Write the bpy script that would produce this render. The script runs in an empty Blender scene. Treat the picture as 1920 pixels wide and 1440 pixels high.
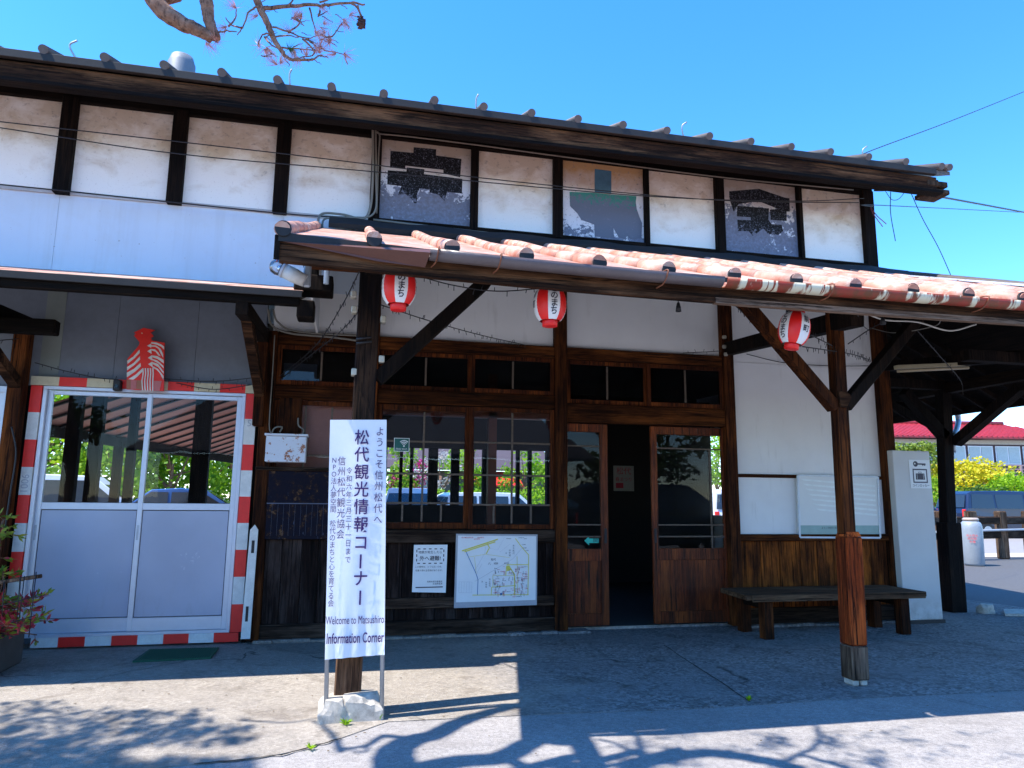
import bpy, bmesh, math, random
from mathutils import Vector, Matrix, Euler
R = math.radians
random.seed(7)
sc = bpy.context.scene
col = sc.collection

# ---------------------------------------------------------------- camera
CF, CP, CY, CR, CH = 1335.0, R(9.2), R(12.6), 0.0097, 1.4
fw = Vector((math.sin(CY)*math.cos(CP), math.cos(CY)*math.cos(CP), math.sin(CP)))
r0 = Vector((math.cos(CY), -math.sin(CY), 0)); u0 = r0.cross(fw)
rt = r0*math.cos(CR) + u0*math.sin(CR); up = -r0*math.sin(CR) + u0*math.cos(CR)
CC = Vector((0, 0, CH))
cd = bpy.data.cameras.new('camera'); cam = bpy.data.objects.new('camera', cd); col.objects.link(cam)
cd.sensor_width = 36; cd.lens = CF/1920*36; cd.clip_end = 3000; cd.clip_start = 0.05
mw = Matrix((rt, up, -fw)).transposed().to_4x4(); mw.translation = CC
cam.matrix_world = mw
sc.camera = cam
# ---------------------------------------------------------------- light
SUN = Vector((-0.56, -0.09, 1.0)).normalized()
w = bpy.data.worlds.new('World'); sc.world = w; w.use_nodes = True
nt = w.node_tree; sky = nt.nodes.new('ShaderNodeTexSky'); sky.sky_type = 'NISHITA'; sky.sun_disc = False
sky.sun_elevation = math.asin(SUN.z); sky.sun_rotation = math.atan2(SUN.x, SUN.y)
sky.air_density = 0.9; sky.dust_density = 0.0; sky.ozone_density = 4.0; sky.altitude = 400
bg = nt.nodes['Background']; bg.inputs[1].default_value = 0.15
hs_ = nt.nodes.new('ShaderNodeHueSaturation'); hs_.inputs['Saturation'].default_value = 1.28; hs_.inputs['Hue'].default_value = .503
nt.links.new(sky.outputs[0], hs_.inputs['Color']); nt.links.new(hs_.outputs[0], bg.inputs[0])
sl = bpy.data.lights.new('sun', 'SUN'); sl.energy = 2.75; sl.angle = R(0.5); sl.color = (1, 0.95, 0.87)
so = bpy.data.objects.new('sun', sl); col.objects.link(so)
so.rotation_euler = (SUN).to_track_quat('Z', 'Y').to_euler()
sc.view_settings.view_transform = 'Standard'; sc.view_settings.look = 'None'
sc.view_settings.exposure = 1.8; sc.view_settings.gamma = 1
sc.cycles.max_bounces = 8; sc.cycles.transparent_max_bounces = 16

# ---------------------------------------------------------------- helpers
def ray(px, py): return fw*CF + rt*(px-960) - up*(py-720)
def P(px, py, y):
    d = ray(px, py); return CC + d*((y-CC.y)/d.y)
def G(px, py, z=0.0):
    d = ray(px, py); return CC + d*((z-CC.z)/d.z)

class NB:
    def __init__(s, name):
        s.m = bpy.data.materials.new(name); s.m.use_nodes = True
        s.t = s.m.node_tree; s.b = s.t.nodes['Principled BSDF']; s.out = s.t.nodes['Material Output']
    def n(s, ty, **k):
        o = s.t.nodes.new('ShaderNode'+ty)
        for a, v in k.items(): setattr(o, a, v)
        return o
    def l(s, a, b): s.t.links.new(a, b)
    def put(s, inp, v):
        if hasattr(v, 'links') or isinstance(v, bpy.types.NodeSocket): s.l(v, inp)
        else: inp.default_value = v
    def co(s, scale=(1, 1, 1), rot=(0, 0, 0), off=None):
        if not hasattr(s, 'tc'): s.tc = s.n('TexCoord').outputs['Object']
        m = s.n('Mapping'); s.l(s.tc, m.inputs[0]); m.inputs['Scale'].default_value = scale; m.inputs['Rotation'].default_value = rot
        if off is not None: s.put(m.inputs['Location'], off)
        return m.outputs[0]
    def noise(s, vec, scale=5, det=4, rough=.55, dist=0):
        o = s.n('TexNoise'); s.l(vec, o.inputs['Vector']); o.inputs['Scale'].default_value = scale
        o.inputs['Detail'].default_value = det; o.inputs['Roughness'].default_value = rough; o.inputs['Distortion'].default_value = dist
        return o.outputs[0]
    def vor(s, vec, scale=5, feat='F1', outp=0):
        o = s.n('TexVoronoi'); o.feature = feat; s.l(vec, o.inputs['Vector']); o.inputs['Scale'].default_value = scale
        return o.outputs[outp]
    def ramp(s, fac, stops, interp='LINEAR'):
        o = s.n('ValToRGB'); s.put(o.inputs[0], fac); e = o.color_ramp.elements; o.color_ramp.interpolation = interp
        while len(e) < len(stops): e.new(0.5)
        for i, (p, c) in enumerate(stops):
            e[i].position = p; e[i].color = (c, c, c, 1) if isinstance(c, (int, float)) else (*c, 1)
        return o.outputs[0]
    def mix(s, f, a, b, mode='MIX'):
        o = s.n('Mix', data_type='RGBA', blend_type=mode); s.put(o.inputs[0], f)
        for i, v in ((6, a), (7, b)):
            if isinstance(v, tuple): v = (*v, 1) if len(v) == 3 else v
            s.put(o.inputs[i], v)
        return o.outputs[2]
    def math(s, op, a, b=0.0, clamp=False):
        o = s.n('Math', operation=op); o.use_clamp = clamp; s.put(o.inputs[0], a); s.put(o.inputs[1], b); return o.outputs[0]
    def attr(s, name='rnd'):
        o = s.n('Attribute'); o.attribute_name = name; return o.outputs['Fac']
    def sep(s, vec):
        o = s.n('SeparateXYZ'); s.l(vec, o.inputs[0]); return o.outputs
    def bump(s, h, strength=.3, dist=.01):
        o = s.n('Bump'); o.inputs['Strength'].default_value = strength; o.inputs['Distance'].default_value = dist
        s.put(o.inputs['Height'], h); s.l(o.outputs[0], s.b.inputs['Normal'])
    def col(s, c, rough=.6, metal=0.0, spec=.5):
        if isinstance(c, tuple): c = (*c, 1) if len(c) == 3 else c
        s.put(s.b.inputs['Base Color'], c); s.put(s.b.inputs['Roughness'], rough); s.b.inputs['Metallic'].default_value = metal
        s.b.inputs['Specular IOR Level'].default_value = spec
        return s.m

def simple(name, c, rough=.6, metal=0.0, var=.15, sc_=8, spec=.5):
    b = NB(name); v = b.co(); n = b.noise(v, sc_, 5, .6); n2 = b.noise(v, sc_*9, 3, .6)
    k = b.ramp(n, [(.3, 1-var), (.7, 1+0.0)]); c1 = b.mix(1.0, c, k, 'MULTIPLY')
    k2 = b.ramp(n2, [(.3, 1-var*.5), (.65, 1.0)]); c1 = b.mix(1.0, c1, k2, 'MULTIPLY')
    b.bump(n2, .15, .003)
    return b.col(c1, rough, metal, spec)

def wood(name, dark, mid, light, axis='z', worn=0.5, rough=.85, spec=.12):
    b = NB(name); r = b.attr()
    cmb = b.n('CombineXYZ')
    for i in range(3): b.l(b.math('MULTIPLY', r, (7.0, 3.0, 5.0)[i]), cmb.inputs[i])
    st = {'z': (1, 1, .06), 'x': (.06, 1, 1), 'y': (1, .06, 1)}[axis]
    v = b.co(st, off=cmb.outputs[0]); v2 = b.co((1, 1, 1), off=cmb.outputs[0])
    v3 = b.co({'z': (1, 1, .25), 'x': (.25, 1, 1), 'y': (1, .25, 1)}[axis], off=cmb.outputs[0])
    g = b.noise(v, 60, 6, .65, .6); pt = b.noise(v3, 4.5, 5, .6); sp = b.noise(v2, 2.2, 4, .6)
    kn = b.noise(v, 14, 3, .6, 1.5)
    c = b.mix(b.ramp(g, [(.34, 0), (.62, 1)]), dark, mid)
    c = b.mix(b.math('MULTIPLY', b.ramp(pt, [(.46, 0), (.66, 1)]), b.ramp(g, [(.3, worn*.5), (.6, worn)])), c, light)
    c = b.mix(b.ramp(kn, [(.36, .75), (.46, 0)]), c, dark)
    vk = b.co({'z': (1, 1, .025), 'x': (.025, 1, 1), 'y': (1, .025, 1)}[axis], off=cmb.outputs[0]); ck = b.noise(vk, 34, 5, .8, .3)
    c = b.mix(b.ramp(ck, [(.4, .9), (.455, 0)]), c, (.002, .0015, .001)); c = b.mix(b.ramp(ck, [(.6, 0), (.68, worn*.6)]), c, light)
    c = b.mix(1.0, c, b.ramp(r, [(0, .62), (1, 1.25)]), 'MULTIPLY')
    c = b.mix(1.0, c, b.ramp(sp, [(.3, .75), (.7, 1.1)]), 'MULTIPLY')
    b.bump(b.math('ADD', b.math('ADD', g, b.math('MULTIPLY', kn, .6)), b.math('MULTIPLY', ck, 1.5)), .8, .007)
    return b.col(c, rough, 0, spec)

class MB:
    def __init__(s):
        s.bm = bmesh.new(); s.rl = s.bm.faces.layers.float.new('rnd_f'); s.mi = 0; s.rnd = None
    def _f(s, fs, smooth=False):
        r = random.random() if s.rnd is None else s.rnd
        for f in fs: f[s.rl] = r; f.material_index = s.mi; f.smooth = smooth
    def hexa(s, p, bev=0.0):
        v = [s.bm.verts.new(q) for q in p]
        fs = [s.bm.faces.new([v[i] for i in q]) for q in ((3, 2, 1, 0), (4, 5, 6, 7), (0, 1, 5, 4), (1, 2, 6, 5), (2, 3, 7, 6), (3, 0, 4, 7))]
        s._f(fs)
        if bev > 0:
            es = {e for f in fs for e in f.edges}
            r = bmesh.ops.bevel(s.bm, geom=list(es), offset=bev, segments=1, affect='EDGES', profile=.5)
            rr = fs[0][s.rl] if fs[0].is_valid else random.random()
            s._f([f for f in r['faces']]);
        return s
    def box(s, x0, x1, y0, y1, z0, z1, bev=0.0):
        return s.hexa([(x0, y0, z0), (x1, y0, z0), (x1, y1, z0), (x0, y1, z0), (x0, y0, z1), (x1, y0, z1), (x1, y1, z1), (x0, y1, z1)], bev)
    def bar(s, a, b, w, h, upv=(0, 0, 1), bev=0.0, w2=None, h2=None):
        a = Vector(a); b = Vector(b); d = (b-a).normalized(); u = Vector(upv)
        sd = d.cross(u)
        if sd.length < 1e-4: sd = d.cross(Vector((0, 1, 0)))
        sd.normalize(); u = sd.cross(d).normalized()
        w2 = w2 or w; h2 = h2 or h
        q = []
        for c, ww, hh in ((a, w, h), (b, w2, h2)):
            q += [c - sd*ww/2 - u*hh/2, c + sd*ww/2 - u*hh/2, c + sd*ww/2 + u*hh/2, c - sd*ww/2 + u*hh/2]
        return s.hexa(q, bev)
    def tube(s, pts, r, seg=8, cap=True, smooth=True):
        pts = [Vector(p) for p in pts]; n = len(pts); rings = []
        rs = r if isinstance(r, (list, tuple)) else [r]*n
        pu = None
        for i, p in enumerate(pts):
            d = (pts[min(i+1, n-1)] - pts[max(i-1, 0)]).normalized()
            u = Vector((0, 0, 1)) if abs(d.z) < .9 else Vector((1, 0, 0))
            if pu is not None:
                u = pu - d*pu.dot(d)
                if u.length < 1e-3: u = Vector((0, 1, 0))
            sd = d.cross(u).normalized(); u = sd.cross(d).normalized(); pu = u
            rings.append([s.bm.verts.new(p + (sd*math.cos(2*math.pi*k/seg) + u*math.sin(2*math.pi*k/seg))*rs[i]) for k in range(seg)])
        fs = []
        for i in range(n-1):
            for k in range(seg):
                fs.append(s.bm.faces.new((rings[i][k], rings[i][(k+1) % seg], rings[i+1][(k+1) % seg], rings[i+1][k])))
        s._f(fs, smooth)
        if cap: s._f([s.bm.faces.new(rings[0][::-1]), s.bm.faces.new(rings[-1])])
        return s
    def lathe(s, prof, c=(0, 0, 0), seg=24, smooth=True, mif=None):
        c = Vector(c); rings = [[s.bm.verts.new(c + Vector((r*math.cos(2*math.pi*k/seg), r*math.sin(2*math.pi*k/seg), z))) for k in range(seg)] for r, z in prof]
        for i in range(len(prof)-1):
            for k in range(seg):
                f = s.bm.faces.new((rings[i][k], rings[i][(k+1) % seg], rings[i+1][(k+1) % seg], rings[i+1][k]))
                s._f([f], smooth)
                if mif: f.material_index = mif(i, k)
        return s
    def poly(s, pts, th=None):
        """pts: planar outline; th: thickness vector"""
        v = [s.bm.verts.new(p) for p in pts]
        f = s.bm.faces.new(v)
        if th is None: s._f([f]); return s
        t = Vector(th); v2 = [s.bm.verts.new(Vector(p)+t) for p in pts]
        fs = [f, s.bm.faces.new(v2[::-1])]
        n = len(v)
        for i in range(n): fs.append(s.bm.faces.new((v[i], v2[i], v2[(i+1) % n], v[(i+1) % n])))
        s._f(fs); return s
    def xz(s, pts, y, th=.004): return s.poly([(x, y, z) for x, z in pts], (0, th, 0))
    def obj(s, name, mats, parent=None, bevel=None):
        bmesh.ops.recalc_face_normals(s.bm, faces=s.bm.faces[:])
        me = bpy.data.meshes.new(name)
        rn = [f[s.rl] for f in s.bm.faces]
        s.bm.to_mesh(me); s.bm.free()
        a = me.attributes.new('rnd', 'FLOAT', 'FACE'); a.data.foreach_set('value', rn)
        for m in (mats if isinstance(mats, (list, tuple)) else [mats]): me.materials.append(m)
        o = bpy.data.objects.new(name, me); col.objects.link(o)
        if parent is not None:
            o.parent = parent
            off = ORG.get(parent.name, Vector((0, 0, 0)))
            me.transform(Matrix.Translation(-off)); ORG[o.name] = off
        return o
ORG = {}
def thing(name, label, cat, loc=(0, 0, 0), group=None):
    o = bpy.data.objects.new(name, None); col.objects.link(o); o.location = loc; o.empty_display_size = .1
    o['label'] = label; o['category'] = cat
    if group: o['group'] = group
    ORG[o.name] = Vector(loc)
    return o
def tag(o, label, cat, group=None):
    o['label'] = label; o['category'] = cat
    if group: o['group'] = group
    return o
def stu(o, kind='structure'): o['kind'] = kind; return o
def dup(root, loc, label, rotz=0):
    r = root.copy(); col.objects.link(r); r.location = loc; r.rotation_euler = (0, 0, rotz); r['label'] = label
    for ch in root.children:
        c = ch.copy(); col.objects.link(c); c.parent = r
        for g in ch.children:
            d = g.copy(); col.objects.link(d); d.parent = c
    return r
def bend(pts, n=8, sag=0.0):
    """catmull through pts"""
    pts = [Vector(p) for p in pts]; out = []
    for i in range(len(pts)-1):
        a, b = pts[i], pts[i+1]; p0 = pts[i-1] if i > 0 else a*2-b; p3 = pts[i+2] if i+2 < len(pts) else b*2-a
        for k in range(n):
            t = k/n
            q = .5*((2*a) + (b-p0)*t + (2*p0-5*a+4*b-p3)*t*t + (3*a-p0-3*b+p3)*t**3)
            out.append(q - Vector((0, 0, sag*4*t*(1-t))))
    out.append(pts[-1]); return out

def text_bm(mb, s, cx, cz, size, y, wscale=1.0, rot=0.0, bold=0.0, ax=Vector((1, 0, 0)), org=None, align='CENTER', valign='CENTER', azv=Vector((0, 0, 1))):
    """flat lettering added to mb, standing in a vertical plane at depth y"""
    cu = bpy.data.curves.new('t', 'FONT'); cu.body = s; cu.size = size; cu.align_x = align; cu.align_y = valign; cu.offset = bold; cu.resolution_u = 3
    o = bpy.data.objects.new('t', cu); col.objects.link(o)
    dg = bpy.context.evaluated_depsgraph_get(); me = bpy.data.meshes.new_from_object(o.evaluated_get(dg))
    base = Vector((cx, y, cz))
    vs = []
    for v in me.vertices:
        x, z = v.co.x*wscale, v.co.y
        if valign == 'MID': pass
        if rot: x, z = x*math.cos(rot)-z*math.sin(rot), x*math.sin(rot)+z*math.cos(rot)
        vs.append(mb.bm.verts.new(base + ax*x + azv*z))
    for p in me.polygons:
        try: f = mb.bm.faces.new([vs[i] for i in p.vertices]); mb._f([f])
        except ValueError: pass
    bpy.data.objects.remove(o); bpy.data.meshes.remove(me); bpy.data.curves.remove(cu)
def vtext(mb, s, p_top, p_bot, size, y, bold=0.0, wscale=1.0):
    """one vertical column of characters from p_top to p_bot (x,z)"""
    n = len(s)
    for i, ch in enumerate(s):
        t = (i+.5)/n; x = p_top[0]+(p_bot[0]-p_top[0])*t; z = p_top[1]+(p_bot[1]-p_top[1])*t
        if ch == ' ': continue
        if ch == 'ー': mb.bar((x, y, z-size*.42), (x, y, z+size*.42), size*.11, .0006, (0, 1, 0)); continue
        text_bm(mb, ch, x, z, size, y, wscale, 0, bold)

# ---------------------------------------------------------------- materials
DK = (.012, .008, .006)
W_beam = wood('dark_timber_x', (.011, .003, .001), (.075, .021, .005), (.28, .085, .018), 'x', .55)
W_post = wood('dark_timber_z', (.01, .003, .0015), (.065, .018, .005), (.28, .08, .016), 'z', .55)
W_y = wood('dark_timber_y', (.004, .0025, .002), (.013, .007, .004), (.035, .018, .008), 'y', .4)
W_frame = wood('frame_timber', (.018, .004, .0015), (.11, .026, .007), (.3, .08, .016), 'z', .7, .7)
W_framex = wood('frame_timber_x', (.018, .004, .0015), (.11, .026, .007), (.32, .08, .016), 'x', .7, .7)
W_door = wood('door_timber', (.05, .009, .002), (.2, .036, .007), (.36, .085, .014), 'z', .7, .5, .2)
W_plank = wood('weathered_planks', (.007, .004, .0035), (.024, .013, .01), (.13, .1, .09), 'z', .55)
W_plank2 = wood('orange_planks', (.02, .006, .002), (.13, .034, .008), (.5, .13, .018), 'z', .9)
W_sleeve = wood('orange_sleeve', (.05, .011, .004), (.34, .055, .01), (.75, .16, .03), 'z', .8)
W_grey = wood('grey_timber', (.03, .018, .012), (.12, .07, .042), (.28, .2, .14), 'z', .6)
W_greyx = wood('grey_timber_x', (.014, .008, .006), (.055, .032, .02), (.2, .13, .09), 'x', .6)
W_bare = wood('bare_timber_x', (.008, .004, .002), (.05, .02, .009), (.26, .12, .055), 'x', .7)
W_black = wood('black_timber', (.004, .003, .003), (.012, .007, .005), (.04, .022, .013), 'z', .5)
W_blackx = wood('black_timber_x', (.003, .0025, .002), (.01, .006, .004), (.03, .016, .01), 'x', .5)
W_brown = wood('sunlit_brown_timber', (.03, .014, .008), (.15, .08, .045), (.3, .18, .11), 'z', .6)
W_blackp = wood('post_black_timber', (.004, .003, .004), (.016, .01, .009), (.09, .045, .022), 'z', .6)
W_bench = wood('bench_timber', (.05, .025, .013), (.17, .09, .05), (.34, .2, .11), 'x', .6)

W_tan = wood('sun_bleached_timber_x', (.12, .07, .045), (.34, .22, .15), (.5, .36, .27), 'x', .6)
def m_plaster():
    b = NB('white_plaster'); v = b.co(); n = b.noise(v, 1.5, 5, .6); n2 = b.noise(v, 60, 3, .7); n3 = b.noise(b.co((1, 1, .15)), 9, 4, .6)
    c = b.mix(b.ramp(n, [(.3, 0), (.7, 1)]), (.88, .86, .83), (.8, .775, .75)); c = b.mix(b.ramp(n3, [(.58, 0), (.8, .35)]), c, (.42, .38, .33))
    b.bump(n2, .25, .003); return b.col(c, .9, 0, .2)
PLASTER = m_plaster()
def m_upper():
    b = NB('stained_panel'); v = b.co(); r = b.attr(); z = b.sep(b.tc)[2]
    cm = b.n('CombineXYZ'); b.l(b.math('MULTIPLY', r, 9), cm.inputs[0]); vo = b.co((1, 1, 1.4), off=cm.outputs[0])
    n = b.noise(vo, 2.6, 6, .62, .4); n2 = b.noise(vo, 14, 5, .7); h = b.math('DIVIDE', b.math('SUBTRACT', z, 4.48), .88)
    st = b.math('ADD', b.math('MULTIPLY', b.math('SUBTRACT', n, .5), 2.4), h)
    c = b.mix(b.ramp(st, [(.25, 0), (.62, .38), (.95, .9)]), (.94, .9, .84), (.62, .5, .37))
    c = b.mix(b.math('MULTIPLY', b.ramp(n2, [(.56, 0), (.66, 1)]), b.ramp(st, [(.3, 0), (.8, .5)])), c, (.2, .16, .15))
    c = b.mix(b.ramp(b.noise(v, 45, 3, .7), [(.6, 0), (.72, .35)]), c, (.4, .33, .27))
    b.bump(n2, .2, .003); return b.col(c, .7, 0, .3)
UPPER = m_upper()
def m_peel(name, top, grey, level):
    b = NB(name); v = b.co(); z = b.sep(b.tc)[2]; n = b.noise(v, 5, 7, .7, .3); n2 = b.noise(v, 26, 5, .7)
    h = b.math('DIVIDE', b.math('SUBTRACT', z, 4.45), .98)
    s = b.math('ADD', h, b.math('MULTIPLY', b.math('SUBTRACT', n, .5), 1.3)); s = b.math('ADD', s, b.math('MULTIPLY', b.math('SUBTRACT', n2, .5), .4))
    k = b.ramp(s, [(level-.01, 1), (level+.01, 0)])
    t = b.mix(b.ramp(b.math('ADD', h, b.math('MULTIPLY', b.math('SUBTRACT', n, .5), .5)), [(.5, 0), (.9, 1)]), (.72, .72, .76), top)
    t = b.mix(b.ramp(n2, [(.58, 0), (.66, .7)]), t, (.2, .18, .2))
    g = b.mix(b.ramp(n2, [(.4, 0), (.7, .5)]), grey, (.3, .34, .48))
    wp = b.math('ADD', b.noise(v, 8, 7, .72, .3), b.math('MULTIPLY', b.math('ABSOLUTE', b.math('SUBTRACT', b.noise(v, 1.8, 2, .5), .5)), .6))
    g = b.mix(b.ramp(wp, [(.655, 0), (.665, 1)]), g, (.66, .68, .76))
    c = b.mix(k, t, g); b.bump(k, .3, .003); return b.col(c, .75, 0, .3)
PEEL1 = m_peel('peeling_panel', (.42, .34, .26), (.17, .175, .21), .42)
PEEL2 = m_peel('peeling_panel_tan', (.5, .3, .14), (.15, .17, .22), .1)
PEEL3 = m_peel('peeling_panel_grey', (.38, .31, .25), (.16, .17, .22), .62)
def m_flake(name, c0, under, z0, z1):
    b = NB(name); v = b.co(); z = b.sep(b.tc)[2]; n = b.noise(v, 22, 6, .75, .5)
    h = b.math('DIVIDE', b.math('SUBTRACT', z, z0), z1-z0)
    s = b.math('ADD', h, b.math('MULTIPLY', b.math('SUBTRACT', n, .5), 4.2)); k = b.ramp(s, [(.1, 1), (.16, 0)])
    c = b.mix(k, c0, under); c = b.mix(b.ramp(b.noise(v, 70, 3, .7), [(.57, 0), (.64, .8)]), c, (.16, .17, .22)); c = b.mix(b.ramp(b.noise(v, 30, 5, .75, .4), [(.62, 0), (.64, .8)]), c, (.2, .21, .27))
    return b.col(c, .7, 0, .15)
BLACKP = m_flake('flaking_black_paint', (.012, .012, .014), (.17, .18, .23), 4.68, 4.95)
TEALP = m_flake('flaking_teal_paint', (.05, .24, .2), (.15, .17, .22), 4.93, 5.12)
BLUEP = simple('faded_blue_paint', (.08, .2, .3), .7, 0, .3)
def m_siding():
    b = NB('white_siding'); v = b.co(); n = b.noise(v, 1.2, 4, .5); c = b.mix(b.ramp(n, [(.3, 0), (.7, 1)]), (.66, .74, .82), (.6, .68, .77))
    d = b.noise(v, 30, 2, .5); c = b.mix(b.ramp(d, [(.74, 0), (.78, .6)]), c, (.25, .2, .16)); c = b.mix(b.ramp(b.noise(b.co((1, 1, .06)), 7, 6, .7), [(.5, 0), (.72, .3)]), c, (.5, .52, .54)); c = b.mix(b.ramp(b.noise(v, 3, 6, .7), [(.5, 0), (.75, .25)]), c, (.55, .53, .5)); return b.col(c, .5, 0, .3)
SIDING = m_siding()
def m_roof():
    b = NB('faded_red_roof'); v = b.co(); n = b.noise(v, 3.2, 6, .65, .5); n2 = b.noise(b.co((1, .35, 1)), 16, 5, .7); n3 = b.noise(v, 60, 3, .6)
    c = b.mix(b.ramp(n, [(.35, 0), (.62, 1)]), (.6, .42, .33), (.46, .18, .11))
    c = b.mix(b.ramp(n2, [(.52, 0), (.68, .85)]), c, (.66, .54, .47)); c = b.mix(b.math('MULTIPLY', b.ramp(b.attr(), [(.5, 0), (1, .7)]), b.ramp(n, [(.3, .4), (.7, 1)])), c, (.42, .16, .11)); c = b.mix(b.ramp(n3, [(.6, 0), (.75, .5)]), c, (.28, .1, .06))
    b.bump(n2, .25, .005); return b.col(c, .55, 0, .4)
ROOF = m_roof()
ROOFG = simple('grey_roof_metal', (.11, .11, .12), .5, .3, .4, 6)
ROOFP = simple('dull_roof_metal', (.13, .105, .095), .6, .1, .35, 7)
FLASH = simple('dark_flashing', (.02, .017, .016), .7, 0, .4, 6)
GUTG = simple('brown_grey_gutter', (.13, .1, .1), .4, .1, .2, 4)
def m_gutr():
    b = NB('peeling_red_gutter'); v = b.co((1, 1, 1)); n = b.noise(b.co((3.2, 1, 1)), 2.0, 4, .6); n2 = b.noise(b.co((12, 1, 1)), 3, 3, .6)
    z = b.sep(b.tc)[2]
    c = b.mix(b.ramp(b.noise(v, 12, 4, .6), [(.4, 0), (.65, 1)]), (.26, .03, .015), (.14, .045, .015))
    k = b.math('MULTIPLY', b.ramp(n, [(.5, 0), (.54, 1)]), b.ramp(n2, [(.36, 0), (.42, 1)])); c = b.mix(k, c, (.6, .55, .4))
    b.bump(k, .5, .004); return b.col(c, .55, 0, .4)
GUTR = m_gutr()
def m_conc():
    b = NB('concrete_platform'); v = b.co(); n = b.noise(v, .9, 7, .65); n2 = b.noise(v, 6, 6, .7); vo = b.vor(v, 75); r = b.noise(v, 170, 3, .7); m = b.noise(v, .55, 3, .5)
    c = b.mix(b.ramp(n, [(.3, 0), (.7, 1)]), (.42, .385, .34), (.3, .275, .25))
    c = b.mix(b.ramp(n2, [(.55, 0), (.72, .45)]), c, (.2, .18, .17))
    agg = b.mix(b.ramp(vo, [(.1, 1), (.34, 0)]), c, (.52, .5, .47)); agg = b.mix(b.ramp(r, [(.55, 0), (.64, .95)]), agg, (.07, .065, .065)); agg = b.mix(b.ramp(b.noise(v, 60, 4, .7), [(.56, 0), (.68, .7)]), agg, (.13, .12, .115))
    c = b.mix(b.ramp(m, [(.42, .25), (.58, 1)]), c, agg)
    nz = b.n('TexNoise'); b.l(v, nz.inputs[0]); nz.inputs['Scale'].default_value = 3; nz.inputs['Detail'].default_value = 6
    vm_ = b.n('VectorMath', operation='MULTIPLY_ADD'); b.l(nz.outputs[1], vm_.inputs[0]); vm_.inputs[1].default_value = (.55, .55, 0); b.l(v, vm_.inputs[2])
    cr = b.vor(vm_.outputs[0], .55, 'DISTANCE_TO_EDGE')
    c = b.mix(b.math('MULTIPLY', b.ramp(cr, [(.002, .85), (.009, 0)]), b.ramp(m, [(.54, 0), (.58, 1)])), c, (.05, .045, .04))
    c = b.mix(b.ramp(b.noise(v, 2.6, 6, .7, .5), [(.53, 0), (.63, .55)]), c, (.19, .165, .14)); c = b.mix(b.ramp(b.noise(v, 13, 5, .7), [(.3, .45), (.42, 0)]), c, (.56, .53, .48))
    c = b.mix(1.0, c, b.ramp(b.noise(v, 28, 4, .75), [(.3, .75), (.65, 1.05)]), 'MULTIPLY')
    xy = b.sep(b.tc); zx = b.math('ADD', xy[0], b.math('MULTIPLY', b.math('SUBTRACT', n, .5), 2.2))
    c = b.mix(1.0, c, b.mix(b.ramp(b.math('MULTIPLY', zx, .1), [(.10, 0), (.17, 1)]), (1.06, 1.02, .97), (.86, .87, .92)), 'MULTIPLY')  # cream left, darker bluer aggregate right; canopy shade is put into this tone too
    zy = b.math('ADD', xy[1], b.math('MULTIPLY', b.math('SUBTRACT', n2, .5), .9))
    c = b.mix(1.0, c, b.ramp(b.math('MULTIPLY', zy, .1), [(.62, 1), (.68, .88), (.76, .78)]), 'MULTIPLY')  # darkens towards the wall: shade below the eaves painted into the concrete
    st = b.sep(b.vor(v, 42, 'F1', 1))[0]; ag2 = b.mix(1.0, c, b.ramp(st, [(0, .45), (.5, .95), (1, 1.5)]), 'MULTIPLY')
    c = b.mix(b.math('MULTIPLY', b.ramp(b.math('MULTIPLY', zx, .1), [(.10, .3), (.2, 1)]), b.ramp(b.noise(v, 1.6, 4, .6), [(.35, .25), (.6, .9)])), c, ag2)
    b.bump(b.math('ADD', r, b.math('MULTIPLY', n2, 1.5)), .8, .008); return b.col(c, .9, 0, .2)
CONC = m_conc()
def m_asph():
    b = NB('pale_asphalt'); v = b.co(); n = b.noise(v, .7, 6, .6); r = b.noise(v, 210, 3, .7); vo = b.vor(v, 130)
    c = b.mix(b.ramp(n, [(.3, 0), (.7, 1)]), (.42, .39, .37), (.33, .305, .29)); c = b.mix(b.ramp(b.noise(v, 4, 5, .7), [(.5, 0), (.7, .4)]), c, (.2, .185, .18)); c = b.mix(b.ramp(r, [(.52, 0), (.64, .8)]), c, (.1, .095, .1)); c = b.mix(b.ramp(b.noise(v, 70, 3, .7), [(.56, 0), (.68, .6)]), c, (.16, .15, .15))
    c = b.mix(b.ramp(vo, [(.12, .7), (.3, 0)]), c, (.58, .56, .53)); st = b.sep(b.vor(v, 55, 'F1', 1))[0]; c = b.mix(1.0, c, b.ramp(st, [(0, .84), (1, 1.1)]), 'MULTIPLY'); c = b.mix(b.ramp(b.noise(v, 1.3, 6, .65, .6), [(.56, 0), (.66, .4)]), c, (.2, .18, .17)); b.bump(r, .8, .006); return b.col(c, .9, 0, .2)
ASPH = m_asph()
ASPHD = simple('dark_asphalt', (.11, .11, .115), .9, 0, .35, 20)
ALU = simple('satin_aluminium', (.62, .64, .7), .38, .35, .08, 3)
def m_alup():
    b = NB('frosted_panel'); v = b.co(); z = b.sep(b.tc)[2]; n = b.noise(v, 1.5, 4, .5); c = b.mix(b.ramp(n, [(.3, 0), (.7, 1)]), (.4, .43, .53), (.32, .35, .44))
    c = b.mix(b.math('MULTIPLY', b.ramp(b.noise(b.co((1, 1, .3)), 12, 6, .75), [(.54, 0), (.72, .45)]), b.ramp(z, [(.15, 1), (.6, .1)])), c, (.25, .24, .25))
    c = b.mix(b.ramp(b.noise(v, 5, 6, .75, 1.5), [(.66, 0), (.69, .5)]), c, (.6, .62, .66)); return b.col(c, .35, .1)
ALUP = m_alup()
REDP = simple('red_paint', (.86, .02, .01), .5, 0, .15, 12)
WHP = simple('chipped_white_paint', (.76, .75, .7), .55, 0, .2, 14)
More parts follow.
